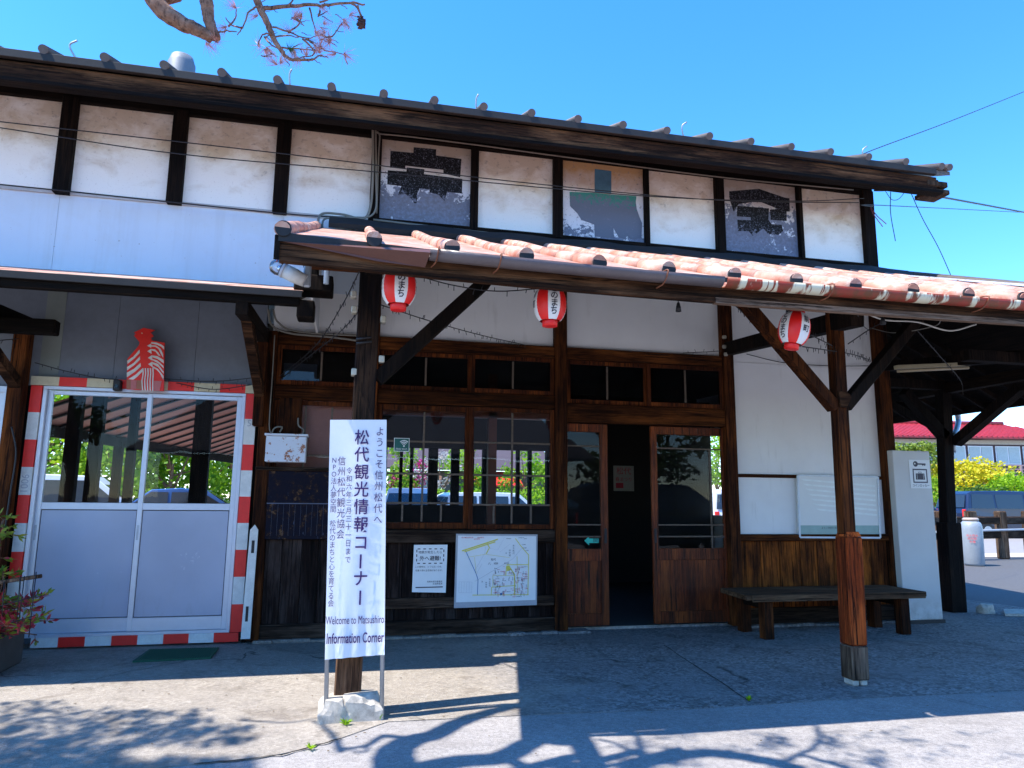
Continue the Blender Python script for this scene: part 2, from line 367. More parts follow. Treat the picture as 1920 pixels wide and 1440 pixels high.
CRM = simple('cream_paint', (.68, .6, .4), .55, 0, .2, 14)
PINKP = simple('pink_paint', (.55, .16, .16), .6); TANP = simple('tan_paint', (.38, .14, .08), .6)
BLK = simple('black_rubber', (.012, .012, .014), .6); INK = simple('black_ink', (.015, .01, .025), .7); PURP = simple('purple_ink', (.05, .01, .12), .7)
PAPER = simple('white_paper', (.85, .86, .85), .6, 0, .04); CLOTH = simple('white_cloth', (.84, .84, .87), .8, 0, .05, 5)
LTPAPER = simple('lantern_white', (.8, .77, .76), .6, 0, .05); LTRED = simple('lantern_red', (.86, .014, .012), .45, 0, .06)
STEEL = simple('galvanised_pipe', (.45, .48, .52), .45, .5, .2); WIRE = simple('black_wire', (.012, .011, .013), .5); WIREG = simple('grey_cable', (.24, .22, .18), .6)
STONE = simple('pale_granite', (.66, .59, .49), .9, 0, .45, 22)
def m_lock():
    b = NB('grey_locker_metal'); v = b.co(); z = b.sep(b.tc)[2]; c = b.mix(b.ramp(b.noise(v, 2, 4, .5), [(.3, 0), (.7, 1)]), (.62, .6, .57), (.54, .52, .5))
    c = b.mix(b.ramp(b.noise(b.co((.25, 1, 1.6)), 16, 6, .75), [(.66, 0), (.7, .6)]), c, (.3, .28, .26)); c = b.mix(b.math('MULTIPLY', b.ramp(z, [(.0, 1), (.35, 0)]), b.ramp(b.noise(v, 9, 6, .7), [(.4, 0), (.6, .7)])), c, (.3, .26, .22)); return b.col(c, .45)
LOCK = m_lock()
GREENM = simple('green_mat', (.008, .09, .045), .8, 0, .3, 60)
IVORY = simple('ivory_ceramic', (.5, .46, .36), .35)
def m_rusty():
    b = NB('rusty_white_metal'); v = b.co(); n = b.noise(v, 18, 7, .75); n2 = b.noise(v, 5, 3, .5)
    k = b.ramp(b.math('ADD', n, b.math('MULTIPLY', b.math('SUBTRACT', n2, .5), .35)), [(.57, 0), (.61, 1)])
    return b.col(b.mix(k, (.6, .64, .7), (.3, .1, .03)), .55)
RUSTY = m_rusty()
def m_board():
    b = NB('peeling_blackboard'); v = b.co(); n = b.noise(v, 9, 7, .75); n2 = b.noise(b.co((1, 1, .3)), 30, 4, .7)
    c = b.mix(b.ramp(n, [(.5, 0), (.62, 1)]), (.008, .008, .016), (.03, .016, .01)); c = b.mix(b.ramp(n, [(.58, 0), (.62, .9)]), c, (.13, .07, .035))
    c = b.mix(b.ramp(n2, [(.66, 0), (.74, .6)]), c, (.14, .17, .26)); return b.col(c, .8, 0, .1)
BOARD = m_board()
def glass(name, tint=(.86, .9, .95), refl=1.0, dirt=.03):
    b = NB(name); t = b.t; t.nodes.remove(b.b)
    tr = b.n('BsdfTransparent'); tr.inputs[0].default_value = (*tint, 1); gl = b.n('BsdfGlossy'); gl.inputs['Roughness'].default_value = .01
    v = b.co(); bp = b.n('Bump'); bp.inputs['Strength'].default_value = .05; bp.inputs['Distance'].default_value = .02; b.l(b.noise(v, 2.2, 2, .5), bp.inputs['Height'])
    b.l(bp.outputs[0], gl.inputs['Normal'])
    fr = b.n('Fresnel'); fr.inputs[0].default_value = 1.5; k = b.math('MULTIPLY', fr.outputs[0], 1.7*refl, True)
    mx = b.n('MixShader'); b.l(k, mx.inputs[0]); b.l(tr.outputs[0], mx.inputs[1]); b.l(gl.outputs[0], mx.inputs[2])
    df = b.n('BsdfDiffuse'); df.inputs[0].default_value = (.5, .5, .5, 1); m2 = b.n('MixShader')
    b.l(b.ramp(b.noise(v, 7, 5, .7), [(.4, dirt*.4), (.8, dirt*2)]), m2.inputs[0]); b.l(mx.outputs[0], m2.inputs[1]); b.l(df.outputs[0], m2.inputs[2]); b.l(m2.outputs[0], b.out.inputs[0])
    return b.m
GLASS = glass('old_window_glass', (.92, .95, .98), .32, .006); GLASSD = glass('dusty_transom_glass', (.4, .42, .46), .4, .006); GLASSC = glass('clear_door_glass', (.98, .99, 1), .13, .002)
GREENB = simple('sign_green', (.01, .13, .11), .5); CYANB = simple('arrow_teal', (.02, .55, .42), .5)
YEL = simple('map_yellow', (.85, .75, .12), .6); BLU = simple('map_blue', (.02, .2, .5), .6); MRED = simple('map_red', (.75, .06, .08), .6); GREYL = simple('map_grey', (.45, .46, .5), .6)
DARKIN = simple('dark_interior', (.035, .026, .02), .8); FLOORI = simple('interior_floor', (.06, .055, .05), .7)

def leafmat(name, c1, c2, trans=.35):
    b = NB(name); r = b.attr(); c = b.mix(r, c1, c2); t = b.t
    b.put(b.b.inputs['Base Color'], c); b.b.inputs['Roughness'].default_value = .55; b.b.inputs['Specular IOR Level'].default_value = .3
    tl = b.n('BsdfTranslucent'); b.l(c, tl.inputs[0]); mx = b.n('MixShader'); mx.inputs[0].default_value = trans
    b.l(b.b.outputs[0], mx.inputs[1]); b.l(tl.outputs[0], mx.inputs[2]); b.l(mx.outputs[0], b.out.inputs[0]); return b.m
LF = leafmat('fresh_green_leaves', (.1, .26, .012), (.36, .52, .03), .5); LFD = leafmat('deep_green_leaves', (.02, .07, .01), (.08, .17, .02))
LFY = leafmat('yellow_green_leaves', (.42, .42, .015), (.75, .6, .02)); LFB = leafmat('bright_hedge_leaves', (.14, .32, .01), (.4, .6, .02), .5)
LFR = leafmat('red_leaves', (.3, .015, .04), (.65, .08, .1)); LFPK = leafmat('magenta_blossom', (.55, .02, .2), (.8, .06, .35)); NEEDLE = leafmat('dry_pine_needles', (.5, .22, .2), (.72, .42, .38), .3)
NEEDG = leafmat('pine_needles', (.03, .08, .015), (.1, .18, .03)); BLOS = leafmat('pale_blossom', (.5, .42, .38), (.7, .62, .58))
def m_bark():
    b = NB('pine_bark'); v = b.co(); n = b.noise(v, 14, 6, .7); vo = b.vor(b.co((1, 1, .5)), 22)
    c = b.mix(b.ramp(n, [(.35, 0), (.65, 1)]), (.16, .07, .04), (.34, .2, .14)); c = b.mix(b.ramp(b.noise(b.co((1, 1, .4)), 38, 5, .75), [(.52, 0), (.62, .8)]), c, (.04, .025, .02))
    b.bump(n, .9, .012); return b.col(c, .9, 0, .2)
BARK = m_bark()
CONC2 = simple('planter_concrete', (.08, .07, .065), .9, 0, .3, 10)

# ---------------------------------------------------------------- ground
def grid_sheet(name, x0, x1, y0, y1, z, mat, nx=1, ny=1):
    m = MB(); m.rnd = .5
    for i in range(nx):
        for j in range(ny):
            xa, xb = x0+(x1-x0)*i/nx, x0+(x1-x0)*(i+1)/nx; ya, yb = y0+(y1-y0)*j/ny, y0+(y1-y0)*(j+1)/ny
            m.poly([(xa, ya, z), (xb, ya, z), (xb, yb, z), (xa, yb, z)])
    return stu(m.obj(name, mat))
grid_sheet('ground', -600, 600, -600, 900, -.03, simple('far_ground', (.24, .22, .19), .95, 0, .3, .5))
grid_sheet('forecourt_asphalt', -30, 60, -30, 24, -.005, ASPH)
# concrete platform with a slightly uneven front edge
m = MB(); m.rnd = .5
edge = [(-12, 4.2), (-2.5, 4.25), (-1.2, 4.28), (-.43, 4.33), (-.2, 4.44), (.02, 4.60), (.3, 4.86), (1.25, 4.83), (2.35, 4.76), (3.64, 4.78), (5.03, 4.74), (7.2, 4.72), (9.3, 4.7)]
m.poly([(x, y, 0) for x, y in edge] + [(9.3, 7.0, 0), (8.4, 13.5, 0), (-12, 13.5, 0)], (0, 0, -.003))
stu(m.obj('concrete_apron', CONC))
grid_sheet('side_road', 8.3, 40, 7.2, 16.5, -.004, ASPHD)
grid_sheet('parking_lot', 8.0, 80, 16.8, 34, -.002, simple('parking_asphalt', (.3, .28, .27), .9, 0, .2, 6))
grid_sheet('platform_ground', -30, 8, 13.6, 30, -.004, simple('platform_gravel', (.42, .39, .33), .95, 0, .3, 9))
# cracks and joints as thin dark grooves lying in the slab
def groove(name, pts, wdt, mat=None):
    m = MB(); m.rnd = .3
    pts = [Vector((x, y, 0)) for x, y in pts]
    for i in range(len(pts)-1):
        d = (pts[i+1]-pts[i]); n = Vector((-d.y, d.x, 0)).normalized()
        w0 = wdt*random.uniform(.5, 1.2); w1 = wdt*random.uniform(.5, 1.2)
        m.poly([pts[i]-n*w0/2+Vector((0, 0, .004)), pts[i+1]-n*w1/2+Vector((0, 0, .004)), pts[i+1]+n*w1/2+Vector((0, 0, .004)), pts[i]+n*w0/2+Vector((0, 0, .004))])
    return stu(m.obj(name, mat or simple('crack_dirt', (.03, .026, .02), 1)))
jj = lambda a, b, n, j: [(a[0]+(b[0]-a[0])*t/n+random.uniform(-j, j), a[1]+(b[1]-a[1])*t/n+random.uniform(-j, j)) for t in range(n+1)]
groove('slab_joint', jj((3.073, 6.798), (2.83, 4.83), 14, .006), .014)
groove('slab_joint', jj((4.9, 7.3), (7.2, 5.0), 14, .006), .01)
groove('ground_crack', jj((-.75, 4.3), (-.3, 4.36), 10, .012)+jj((-.3, 4.36), (.02, 4.58), 12, .01), .014)
groove('ground_crack', jj((-2.0, 6.2), (-1.3, 6.9), 10, .03), .008)
groove('ground_crack', jj((4.3, 4.65), (4.42, 4.28), 6, .006), .006)
# worn concrete curb under the walls
m = MB()
for i in range(46):
    x = -.85+i*.18
    if 2.4 < x < 4.3 or x > 6.4: continue
    m.box(x, x+.178, 7.52+random.uniform(-.025, .02), 7.70, 0.001, .022+random.uniform(0, .012), .004)
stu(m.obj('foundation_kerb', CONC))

# ================================================================ STATION BUILDING
YW = 7.65
B = thing('station_building', 'old two-storey timber station building with white plaster panels, tiled canopy and sliding doors', 'building', (2, 7.65, 0))
def part(mb, name, mat, par=None, label=None):
    o = mb.obj(name, mat, par or B)
    if label: o['label'] = label
    return o
# --- upper storey
for x in (-5.9, -4.85, -4.03, -2.975, -1.92, -.87, .125, 1.238, 2.232, 3.348, 4.32, 5.44, 6.45):
    wd = .145 if x < 0 else (.11 if x != 6.45 else .16)
    if x in (1.238,): wd = .085
    if x in (3.348, 5.44): wd = .055
    if x == 4.32: wd = .11
    mb = MB().box(x-wd/2, x+wd/2, 7.575, 7.70, 4.40, 5.44, .006); part(mb, 'upper_post', W_black)
xs = [(-7, -5.97), (-5.83, -4.92), (-4.78, -4.1), (-3.96, -3.047), (-2.902, -1.992), (-1.847, -.943), (-.797, .07), (1.28, 2.178), (3.376, 4.265), (5.467, 6.37)]
for a, b in xs:
    mb = MB().box(a-.005, b+.005, 7.652, 7.70, 4.44, 5.40); part(mb, 'plaster_panel', UPPER)
for i, (a, b, mt, lb) in enumerate(((.18, 1.196, PEEL1, 'peeling grey panel with flaking black block marks'), (2.287, 3.32, PEEL2, 'tan panel with faded teal and blue patches'), (4.375, 5.412, PEEL3, 'peeling grey panel with black roof-shaped mark'))):
    part(MB().box(a, b, 7.645, 7.69, 4.45, 5.43), 'painted_panel', mt, None, lb)
pp = [o for o in B.children if o.name.startswith('painted_panel')]
# black block marks, measured on the wall plane
def W(pts, dy=7.638): return [(P(x, y, 7.645).x, P(x, y, 7.645).z) for x, y in pts]
z2 = lambda X, Y: (700+X/7.2, 240+Y/7.2)
mk = MB()
mk.xz(W([z2(*q) for q in [(232, 310), (540, 338), (545, 262), (850, 290), (845, 372), (1190, 420), (1172, 665), (945, 615), (945, 565), (690, 540), (435, 508), (430, 550), (225, 535)]]), 7.6405)
mk.xz(W([z2(*q) for q in [(195, 573), (445, 590), (455, 535), (690, 560), (682, 625), (1202, 690), (1195, 885), (995, 862), (985, 905), (960, 985), (880, 900), (760, 870), (755, 828), (625, 815), (585, 910), (590, 1000), (560, 1040), (520, 960), (430, 890), (335, 905), (378, 785), (188, 762)]]), 7.6405)
part(mk, 'painted_mark', BLACKP, pp[0])
mk = MB().xz(W([(1115, 317), (1146, 321), (1146, 364), (1115, 361)]), 7.6405); part(mk, 'painted_mark', BLUEP, pp[1])
z3 = lambda X, Y: (1040+X/8, 280+Y/8)
mk = MB().xz(W([z3(*q) for q in [(222, 640), (600, 655), (850, 680), (1225, 705), (1215, 790), (1230, 900), (1280, 1040), (1310, 1110), (1300, 1330), (1150, 1350), (1080, 1290), (1060, 1350), (960, 1320), (880, 1180), (890, 1330), (600, 1310), (592, 1130), (520, 1100), (400, 1060), (340, 960), (230, 850)]]), 7.6405); part(mk, 'painted_mark', TEALP, pp[1])
z4 = lambda X, Y: (1340+X/8.47, 320+Y/8.47)
mk = MB()
mk.xz(W([z4(*q) for q in [(230, 330), (700, 290), (1110, 430), (1185, 440), (1190, 650), (1140, 650), (1140, 800), (890, 780), (875, 620), (1010, 610), (700, 485), (380, 530), (300, 650), (250, 500), (230, 410)]]), 7.6405)
mk.xz(W([z4(*q) for q in [(360, 560), (860, 600), (850, 780), (900, 850), (1060, 860), (1085, 960), (1010, 1020), (850, 1010), (780, 920), (740, 940), (610, 1040), (540, 960), (370, 960), (360, 780), (575, 790), (570, 740), (350, 725)]]), 7.6405)
part(mk, 'painted_mark', BLACKP, pp[2])
part(MB().box(-9, 6.54, 7.60, 7.72, 5.402, 5.62, .008), 'head_beam', W_blackx)
part(MB().box(.06, 6.54, 7.585, 7.72, 4.30, 4.445, .008), 'sill_beam', W_blackx)
part(MB().box(-9, .07, 7.64, 7.72, 4.405, 4.44), 'sill_strip', simple('pale_sill', (.5, .47, .45), .6))
# blue-white siding below the upper row, annex
mb = MB()
for a, b in ((-9, -5.9), (-5.897, -3.0), (-2.997, -.83), (-.827, .12)): mb.box(a, b, 7.66, 7.72, 3.57, 4.405)
part(mb, 'siding', SIDING)
# wall behind canopy / below flashing
part(MB().box(.12, 6.5, 7.66, 7.74, 3.05, 4.31), 'wall', PLASTER)
part(MB().box(-.86, .12, 7.663, 7.74, 3.10, 3.9), 'wall', PLASTER)
# white annex boards over the aluminium doors, eave shade painted in as grey
mb = MB()
for a, b in ((-9, -5.2), (-5.197, -4.0), (-3.997, -3.0), (-2.88, -2.345), (-2.342, -1.6), (-1.597, -.93)): mb.box(a, b, 7.66, 7.74, 2.42, 3.565)
part(mb, 'annex_wall', simple('annex_shaded_board', (.18, .2, .24), .6, 0, .2, 1.5))
part(MB().box(-3.0, -2.83, 7.655, 7.74, 2.42, 3.56), 'annex_wall', simple('annex_pale_board', (.22, .24, .22), .6, 0, .1, 2))
# --- upper roof
def rolls(mb, p0, p1, r, cap=.0): mb.tube([p0, p1], r, 10)
ye, ze = 6.85, 5.43
mb = MB()
sl_ = math.tan(R(22))
mb.hexa([(-9, ye, ze-.05), (7.02, ye, ze-.05), (7.02, 10.6, ze-.05+sl_*(10.6-ye)), (-9, 10.6, ze-.05+sl_*(10.6-ye)), (-9, ye, ze), (7.02, ye, ze), (7.02, 10.6, ze+sl_*(10.6-ye)), (-9, 10.6, ze+sl_*(10.6-ye))])
mb.hexa([(-9, 10.6, ze-.05+sl_*3.75), (7.02, 10.6, ze-.05+sl_*3.75), (7.02, 14.2, ze-.05), (-9, 14.2, ze-.05), (-9, 10.6, ze+sl_*3.75), (7.02, 10.6, ze+sl_*3.75), (7.02, 14.2, ze), (-9, 14.2, ze)])
roof = part(mb, 'roof', ROOFP)
for x in [-2.945+.517*k for k in range(-11, 19)]+[6.87, 6.985]:
    part(MB().tube([(x, ye-.045, ze+.03), (x, 10.6, ze+.03+sl_*3.75)], .043, 12), 'roof_roll', ROOFP, roof)
part(MB().box(-9, 6.8, ye-.03, ye+.02, ze-.075, ze+.005, .004), 'eave_edge', FLASH)
part(MB().box(-9, 6.85, ye+.03, ye+.09, ze-.25, ze-.08, .006), 'fascia', W_bare)
part(MB().box(-9, 6.9, ye+.0, ye+.12, ze-.295, ze-.255, .004), 'fascia_strip', W_blackx)
part(MB().hexa([(-9, ye+.11, 5.34), (6.95, ye+.11, 5.34), (6.95, 7.66, 5.63), (-9, 7.66, 5.63), (-9, ye+.11, 5.36), (6.95, ye+.11, 5.36), (6.95, 7.66, 5.65), (-9, 7.66, 5.65)]), 'soffit', W_blackx)
for x in (-7.9, -5.9, -2.4, .08, 2.24, 4.33, 6.42): part(MB().bar((x, ye+.3, 5.385), (x, 7.6, 5.53), .11, .1, (0, 0, 1), .006), 'rafter', W_black)
part(MB().box(-9, 6.9, ye+.35, ye+.45, 5.36, 5.42, .006), 'eave_purlin', W_blackx)
part(MB().box(6.7, 7.0, ye+.02, ye+.3, ze-.2, ze-.13, .01).box(6.75, 7.04, ye+.04, ye+.3, ze-.28, ze-.22, .01), 'purlin_end', W_grey)
# gable and side wall
part(MB().poly([(6.5, 7.7, 2.7), (6.5, 13.5, 2.7), (6.5, 13.5, 5.35), (6.5, 10.6, 6.6), (6.5, 7.7, 5.35)], (.05, 0, 0)).box(6.5, 6.55, 7.7, 11.6, 0, 2.698).box(6.5, 6.55, 12.45, 13.5, 0, 2.698).box(6.5, 6.55, 11.602, 12.448, 0, 1.15), 'side_wall', PLASTER)
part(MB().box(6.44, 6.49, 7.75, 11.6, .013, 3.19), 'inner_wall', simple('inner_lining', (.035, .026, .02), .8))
for (px, py, dx) in ((143, 108, -.1), (545, 155, .02), (893, 200, .02), (1280, 255, -.06), (1617, 296, -.06)):
    q = P(px, py, 7.05)
    mb = MB().tube(bend([(q.x+.04, 7.05, ze+.05), (q.x, 7.03, ze+.12), (q.x-abs(dx)*.5, 7.0, ze+.22), (q.x+.02 if dx < 0 else q.x+.01, 6.98, ze+.27)], 5), .009, 6)
    part(mb, 'snow_hook', STEEL)
q = P(340, 130, 8.3)
mb = MB().lathe([(.0, .28), (.12, .27), (.14, .2), (.15, .18), (.15, -.3)], (q.x, 8.3, q.z-.12), 20)
part(mb, 'vent_pipe', simple('dull_zinc', (.2, .22, .25), .6, .2))
# --- timber frame of the ground floor
def post(x0, x1, y0, y1, z0, z1, mat=W_post, name='post'): return part(MB().box(x0, x1, y0, y1, z0, z1, .007), name, mat)
post(2.188, 2.328, 7.56, 7.70, .03, 4.2); post(4.262, 4.40, 7.56, 7.70, .02, 4.2); post(6.385, 6.55, 7.55, 7.72, .02, 4.35); post(.10, .24, 7.56, 7.70, .02, 4.2); post(-.93, -.80, 7.55, 7.70, .03, 3.1)
def beam(x0, x1, z0, z1, y0=7.585, y1=7.70, mat=W_beam): return part(MB().box(x0, x1, y0, y1, z0, z1, .006), 'beam', mat)
for a, b in ((-.80, .10), (.24, 2.188), (2.328, 4.262)): beam(a, b, 2.975, 3.112)
for a, b in ((-.80, .10), (.24, 2.188)): beam(a, b, 2.40, 2.545)
beam(2.328, 4.262, 2.262, 2.47, 7.57)
beam(.24, 2.188, .945, 1.075, 7.57, 7.70, W_greyx); beam(.24, 2.188, .285, .388, 7.59, 7.70, W_greyx); beam(-.85, 2.188, .03, .165, 7.575, 7.70, W_greyx)
beam(4.40, 6.385, .95, 1.028, 7.575); beam(4.40, 6.385, 1.682, 1.722, 7.61); beam(4.40, 6.385, .03, .2, 7.58, 7.7, W_greyx)
beam(6.55, 6.75, 1.695, 1.73, 7.6)
# plank walls
def planks(x0, x1, z0, z1, y, mat, wd=.16, name='plank_wall'):
    mb = MB(); x = x0
    while x < x1-.02:
        w_ = min(wd*random.uniform(.85, 1.15), x1-x); mb.box(x+.003, x+w_-.003, y+random.uniform(0, .006), y+.05, z0, z1, .003); x += w_
    return part(mb, name, mat)
planks(.24, 2.188, .388, .945, 7.635, W_plank); planks(.24, 2.188, .165, .285, 7.63, W_plank, .13)
planks(-.80, .10, .165, .98, 7.63, W_plank, .17); planks(4.40, 6.385, .2, .95, 7.63, W_plank2, .25)
part(MB().box(4.40, 6.385, 7.64, 7.7, 1.028, 1.682), 'wall', PLASTER); part(MB().box(4.40, 6.385, 7.645, 7.7, 1.722, 3.06), 'wall', PLASTER)
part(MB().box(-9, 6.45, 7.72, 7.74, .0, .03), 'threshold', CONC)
# --- windows of the ground floor
def window(x0, x1, z0, z1, y, cols, rows, fr=.045, mt=.02, mat=W_frame, gm=GLASS, name='window', brow=None, label=None):
    mb = MB(); mb.box(x0, x0+fr, y-.02, y+.02, z0, z1, .003); mb.box(x1-fr, x1, y-.02, y+.02, z0, z1, .003)
    mb.box(x0+fr, x1-fr, y-.019, y+.019, z0, z0+fr*1.1, .003); mb.box(x0+fr, x1-fr, y-.019, y+.019, z1-fr, z1, .003)
    o = part(mb, name, mat, None, label)
    a, b, c, d = x0+fr, x1-fr, z0+fr*1.1, z1-fr
    mu = MB(); zb = c
    zr = [c+(d-c)*i/rows for i in range(rows+1)] if isinstance(rows, int) else [c+(d-c)*t for t in rows]
    for z in zr[1:-1]: mu.box(a, b, y-.012, y+.012, z-mt/2, z+mt/2, .002)
    cs = [a+(b-a)*i/cols for i in range(cols+1)] if isinstance(cols, int) else [a+(b-a)*t for t in cols]
    for i in range(len(zr)-1):
        cc = cs
        if brow and i == 0: cc = [a+(b-a)*t for t in brow]
        for x in cc[1:-1]: mu.box(x-mt/2, x+mt/2, y-.0125, y+.0125, zr[i]+mt/2, zr[i+1]-mt/2, .002)
    if len(zr) > 2 or len(cs) > 2: part(mu, 'muntin', simple('worn_muntin', (.16, .11, .08), .7, 0, .45, 40) if 'wm' not in globals() else wm, o)
    part(MB().box(a-.005, b+.005, y-.002, y+.002, c-.005, d+.005), 'pane', gm, o)
    return o
wm = simple('worn_muntin', (.17, .12, .085), .7, 0, .5, 40)
window(.245, 1.25, 1.085, 2.39, 7.655, 2, [0, .17, .43, .72, 1], fr=.06, brow=[0, .27, .5, .73, 1])
window(1.235, 2.183, 1.085, 2.39, 7.61, 2, [0, .17, .43, .72, 1], brow=[0, .27, .5, .75, 1])
window(.245, 1.25, 2.55, 2.97, 7.65, 2, 1, gm=GLASSD, name='transom_window'); window(1.235, 2.183, 2.55, 2.97, 7.61, 2, 1, gm=GLASSD, name='transom_window')
window(2.333, 3.31, 2.475, 2.97, 7.63, 2, 1, gm=GLASSD, name='transom_window'); window(3.295, 4.258, 2.475, 2.97, 7.60, 2, 1, gm=GLASSD, name='transom_window')
window(-.795, .095, 2.55, 2.97, 7.63, 2, 1, gm=GLASSD, name='transom_window')
window(-.795, .095, 1.0, 2.39, 7.64, 3, [0, .22, .6, 1], gm=GLASS)
# boards added behind the left bay; their brown paints reflections in the glass
part(MB().box(-.78, .09, 7.75, 7.76, .98, 2.40), 'reflection_board', simple('brown_reflection', (.45, .16, .1), .7)); part(MB().box(-.78, .09, 7.75, 7.76, 2.5, 3.0), 'reflection_board', simple('tan_reflection', (.3, .19, .12), .7)); part(MB().box(-.74, -.40, 7.742, 7.748, 2.6, 2.8), 'inner_paper', PAPER)
# --- wooden sliding doors
def wdoor(x0, x1, y, label, hx, mcol, ml=.05, mr=.05):
    mb = MB(); z0, z1 = .055, 2.25
    mb.box(x0, x0+ml, y-.02, y+.02, z0, z1, .003).box(x1-mr, x1, y-.02, y+.02, z0, z1, .003)
    for a, b in ((z0, z0+.13), (.74, .87), (z1-.09, z1)): mb.box(x0+ml, x1-mr, y-.019, y+.019, a, b, .003)
    o = part(mb, 'sliding_door', W_door, None, label)
    part(MB().box(x0+ml, x1-mr, y-.006, y+.006, z0+.13, .74), 'door_panel', W_door, o)
    a, b = x0+ml, x1-mr
    mu = MB()
    for z in (1.0, 1.13, 2.0): mu.box(a, b, y-.012, y+.012, z-.008, z+.008, .002)
    if mcol: 
        for u, v in ((.87, .992), (1.008, 1.122), (1.138, 1.992)): mu.box(mcol-.007, mcol+.007, y-.0125, y+.0125, u, v, .002)
    part(mu, 'muntin', wm, o); part(MB().box(a-.004, b+.004, y-.002, y+.002, .866, z1-.086), 'pane', GLASSC, o)
    part(MB().box(hx-.014, hx+.014, y-.0235, y-.0195, .93, 1.09).box(hx-.009, hx+.009, y-.025, y-.0225, .94, 1.08), 'handle', BLK, o)
    return o
wdoor(2.20, 2.825, 7.665, 'left sliding door with teal arrow sticker', 2.79, None, .1, .085)
wdoor(3.355, 4.30, 7.665, 'wide right sliding door', 3.385, 4.09, .07, .06)
# --- aluminium doors with striped signal frame
ya = 7.60
def stripes(mb, x0, x1, z0, z1, horiz, n, cream=False, first=0):
    for i in range(n):
        mb.mi = (i+first) % 2
        if horiz: a = x0+(x1-x0)*i/n; b = x0+(x1-x0)*(i+1)/n; mb.box(a, b, ya-.02, ya+.03, z0, z1)
        else: a = z0+(z1-z0)*i/n; b = z0+(z1-z0)*(i+1)/n; mb.box(x0, x1, ya-.0225, ya+.028, a, b)
mb = MB(); stripes(mb, -3.03, -.84, 2.44, 2.525, True, 9, first=0); part(mb, 'striped_frame', [CRM, REDP], None, 'red and cream striped top rail')
mb = MB(); stripes(mb, -2.78, -.99, .02, .105, True, 8, first=0); part(mb, 'striped_frame', [WHP, REDP], None, 'red and white striped bottom rail')
mb = MB(); stripes(mb, -3.02, -2.925, .1, 2.435, False, 9, first=1); part(mb, 'striped_frame', [WHP, REDP], None, 'left red and white striped jamb')
mb = MB(); stripes(mb, -1.07, -.965, .11, 2.435, False, 9, first=1); part(mb, 'striped_frame', [WHP, REDP], None, 'right red and white striped jamb')
mb = MB(); text_bm(mb, '52', -1.0, 2.13, .09, ya-.0235); part(mb, 'lettering', GREYL)
mb = MB(); text_bm(mb, '1006', -2.975, 1.5, .09, ya-.0235, 1, R(90)); part(mb, 'lettering', GREYL)
mb = MB(); mb.box(-2.92, -1.075, ya-.01, ya+.06, 2.405, 2.437, .003).box(-2.92, -2.885, ya-.008, ya+.06, .13, 2.405, .003).box(-1.11, -1.075, ya-.008, ya+.06, .13, 2.405, .003).box(-2.92, -1.075, ya-.012, ya+.06, .105, .135, .003)
part(mb, 'door_frame', ALU)
def adoor(x0, x1, y, par=None):
    mb = MB(); f = .045
    mb.box(x0, x0+f, y-.015, y+.015, .137, 2.40, .003).box(x1-f, x1, y-.015, y+.015, .137, 2.40, .003)
    for a, b in ((.137, .26), (1.265, 1.33), (2.36, 2.40)): mb.box(x0+f, x1-f, y-.014, y+.014, a, b, .003)
    o = part(mb, 'aluminium_door', ALU)
    part(MB().box(x0+f, x1-f, y-.005, y+.005, .263, 1.262), 'door_panel', ALUP, o)
    mb = MB(); 
    for a, b in (((x0+f+.004), (x0+f+.009)), ((x1-f-.009), (x1-f-.004))): mb.box(a, b, y-.0065, y-.0045, .263, 1.262)
    mb.box(x0+f, x1-f, y-.0065, y-.0045, .263, .268).box(x0+f, x1-f, y-.0065, y-.0045, 1.257, 1.262)
    part(mb, 'gasket', BLK, o)
    part(MB().box(x0+f-.003, x1-f+.003, y-.002, y+.002, 1.327, 2.363), 'pane', GLASSC, o)
    part(MB().box(x0+.012, x0+.03, y-.018, y-.0145, .98, 1.12), 'handle', STEEL, o)
    return o
adoor(-2.885, -1.955, ya+.045); adoor(-1.995, -1.11, ya+.012)
# neighbouring aluminium door at the picture's left edge
mb = MB(); mb.box(-5.2, -3.2, ya+.0, ya+.06, 2.36, 2.42, .003).box(-3.26, -3.2, ya+.0, ya+.06, .1, 2.36, .003); part(mb, 'door_frame', ALU)
adoor(-4.2, -3.26, ya+.04)
part(MB().box(-3.2, -3.02, 7.64, 7.7, .0, 2.44), 'annex_wall', W_black)
part(MB().box(-9, -2.9, 7.62, 7.7, 0, .1).box(-.965, -.93, 7.62, 7.7, 0, 2.44), 'annex_wall', W_black)
# --- annex pent roof, brackets
ys = 5.97
mb = MB(); n = 14; xa, xb = -9.0, -.46
for i in range(n):
    a = xa+(xb-xa)*i/n; b = xa+(xb-xa)*(i+1)/n; ja = random.uniform(-.012, .012)
    mb.hexa([(a, ys, 3.085), (b, ys, 3.085), (b, 7.66, 3.60), (a, 7.66, 3.60), (a, ys, 3.098+ja*.5), (b, ys, 3.098+ja*.5), (b, 7.66, 3.615), (a, 7.66, 3.615)])
part(mb, 'pent_roof', [ROOF])
part(MB().box(-9, -.46, ys-.015, ys+.0, 3.035, 3.094, .003), 'drip_edge', FLASH)
part(MB().box(-9, -.48, ys+.02, ys+.09, 2.975, 3.07, .006), 'fascia', W_blackx)
part(MB().hexa([(-9, ys+.1, 3.03), (-.5, ys+.1, 3.03), (-.5, 7.65, 3.53), (-9, 7.65, 3.53), (-9, ys+.1, 3.05), (-.5, ys+.1, 3.05), (-.5, 7.65, 3.55), (-9, 7.65, 3.55)]), 'soffit', W_blackx)
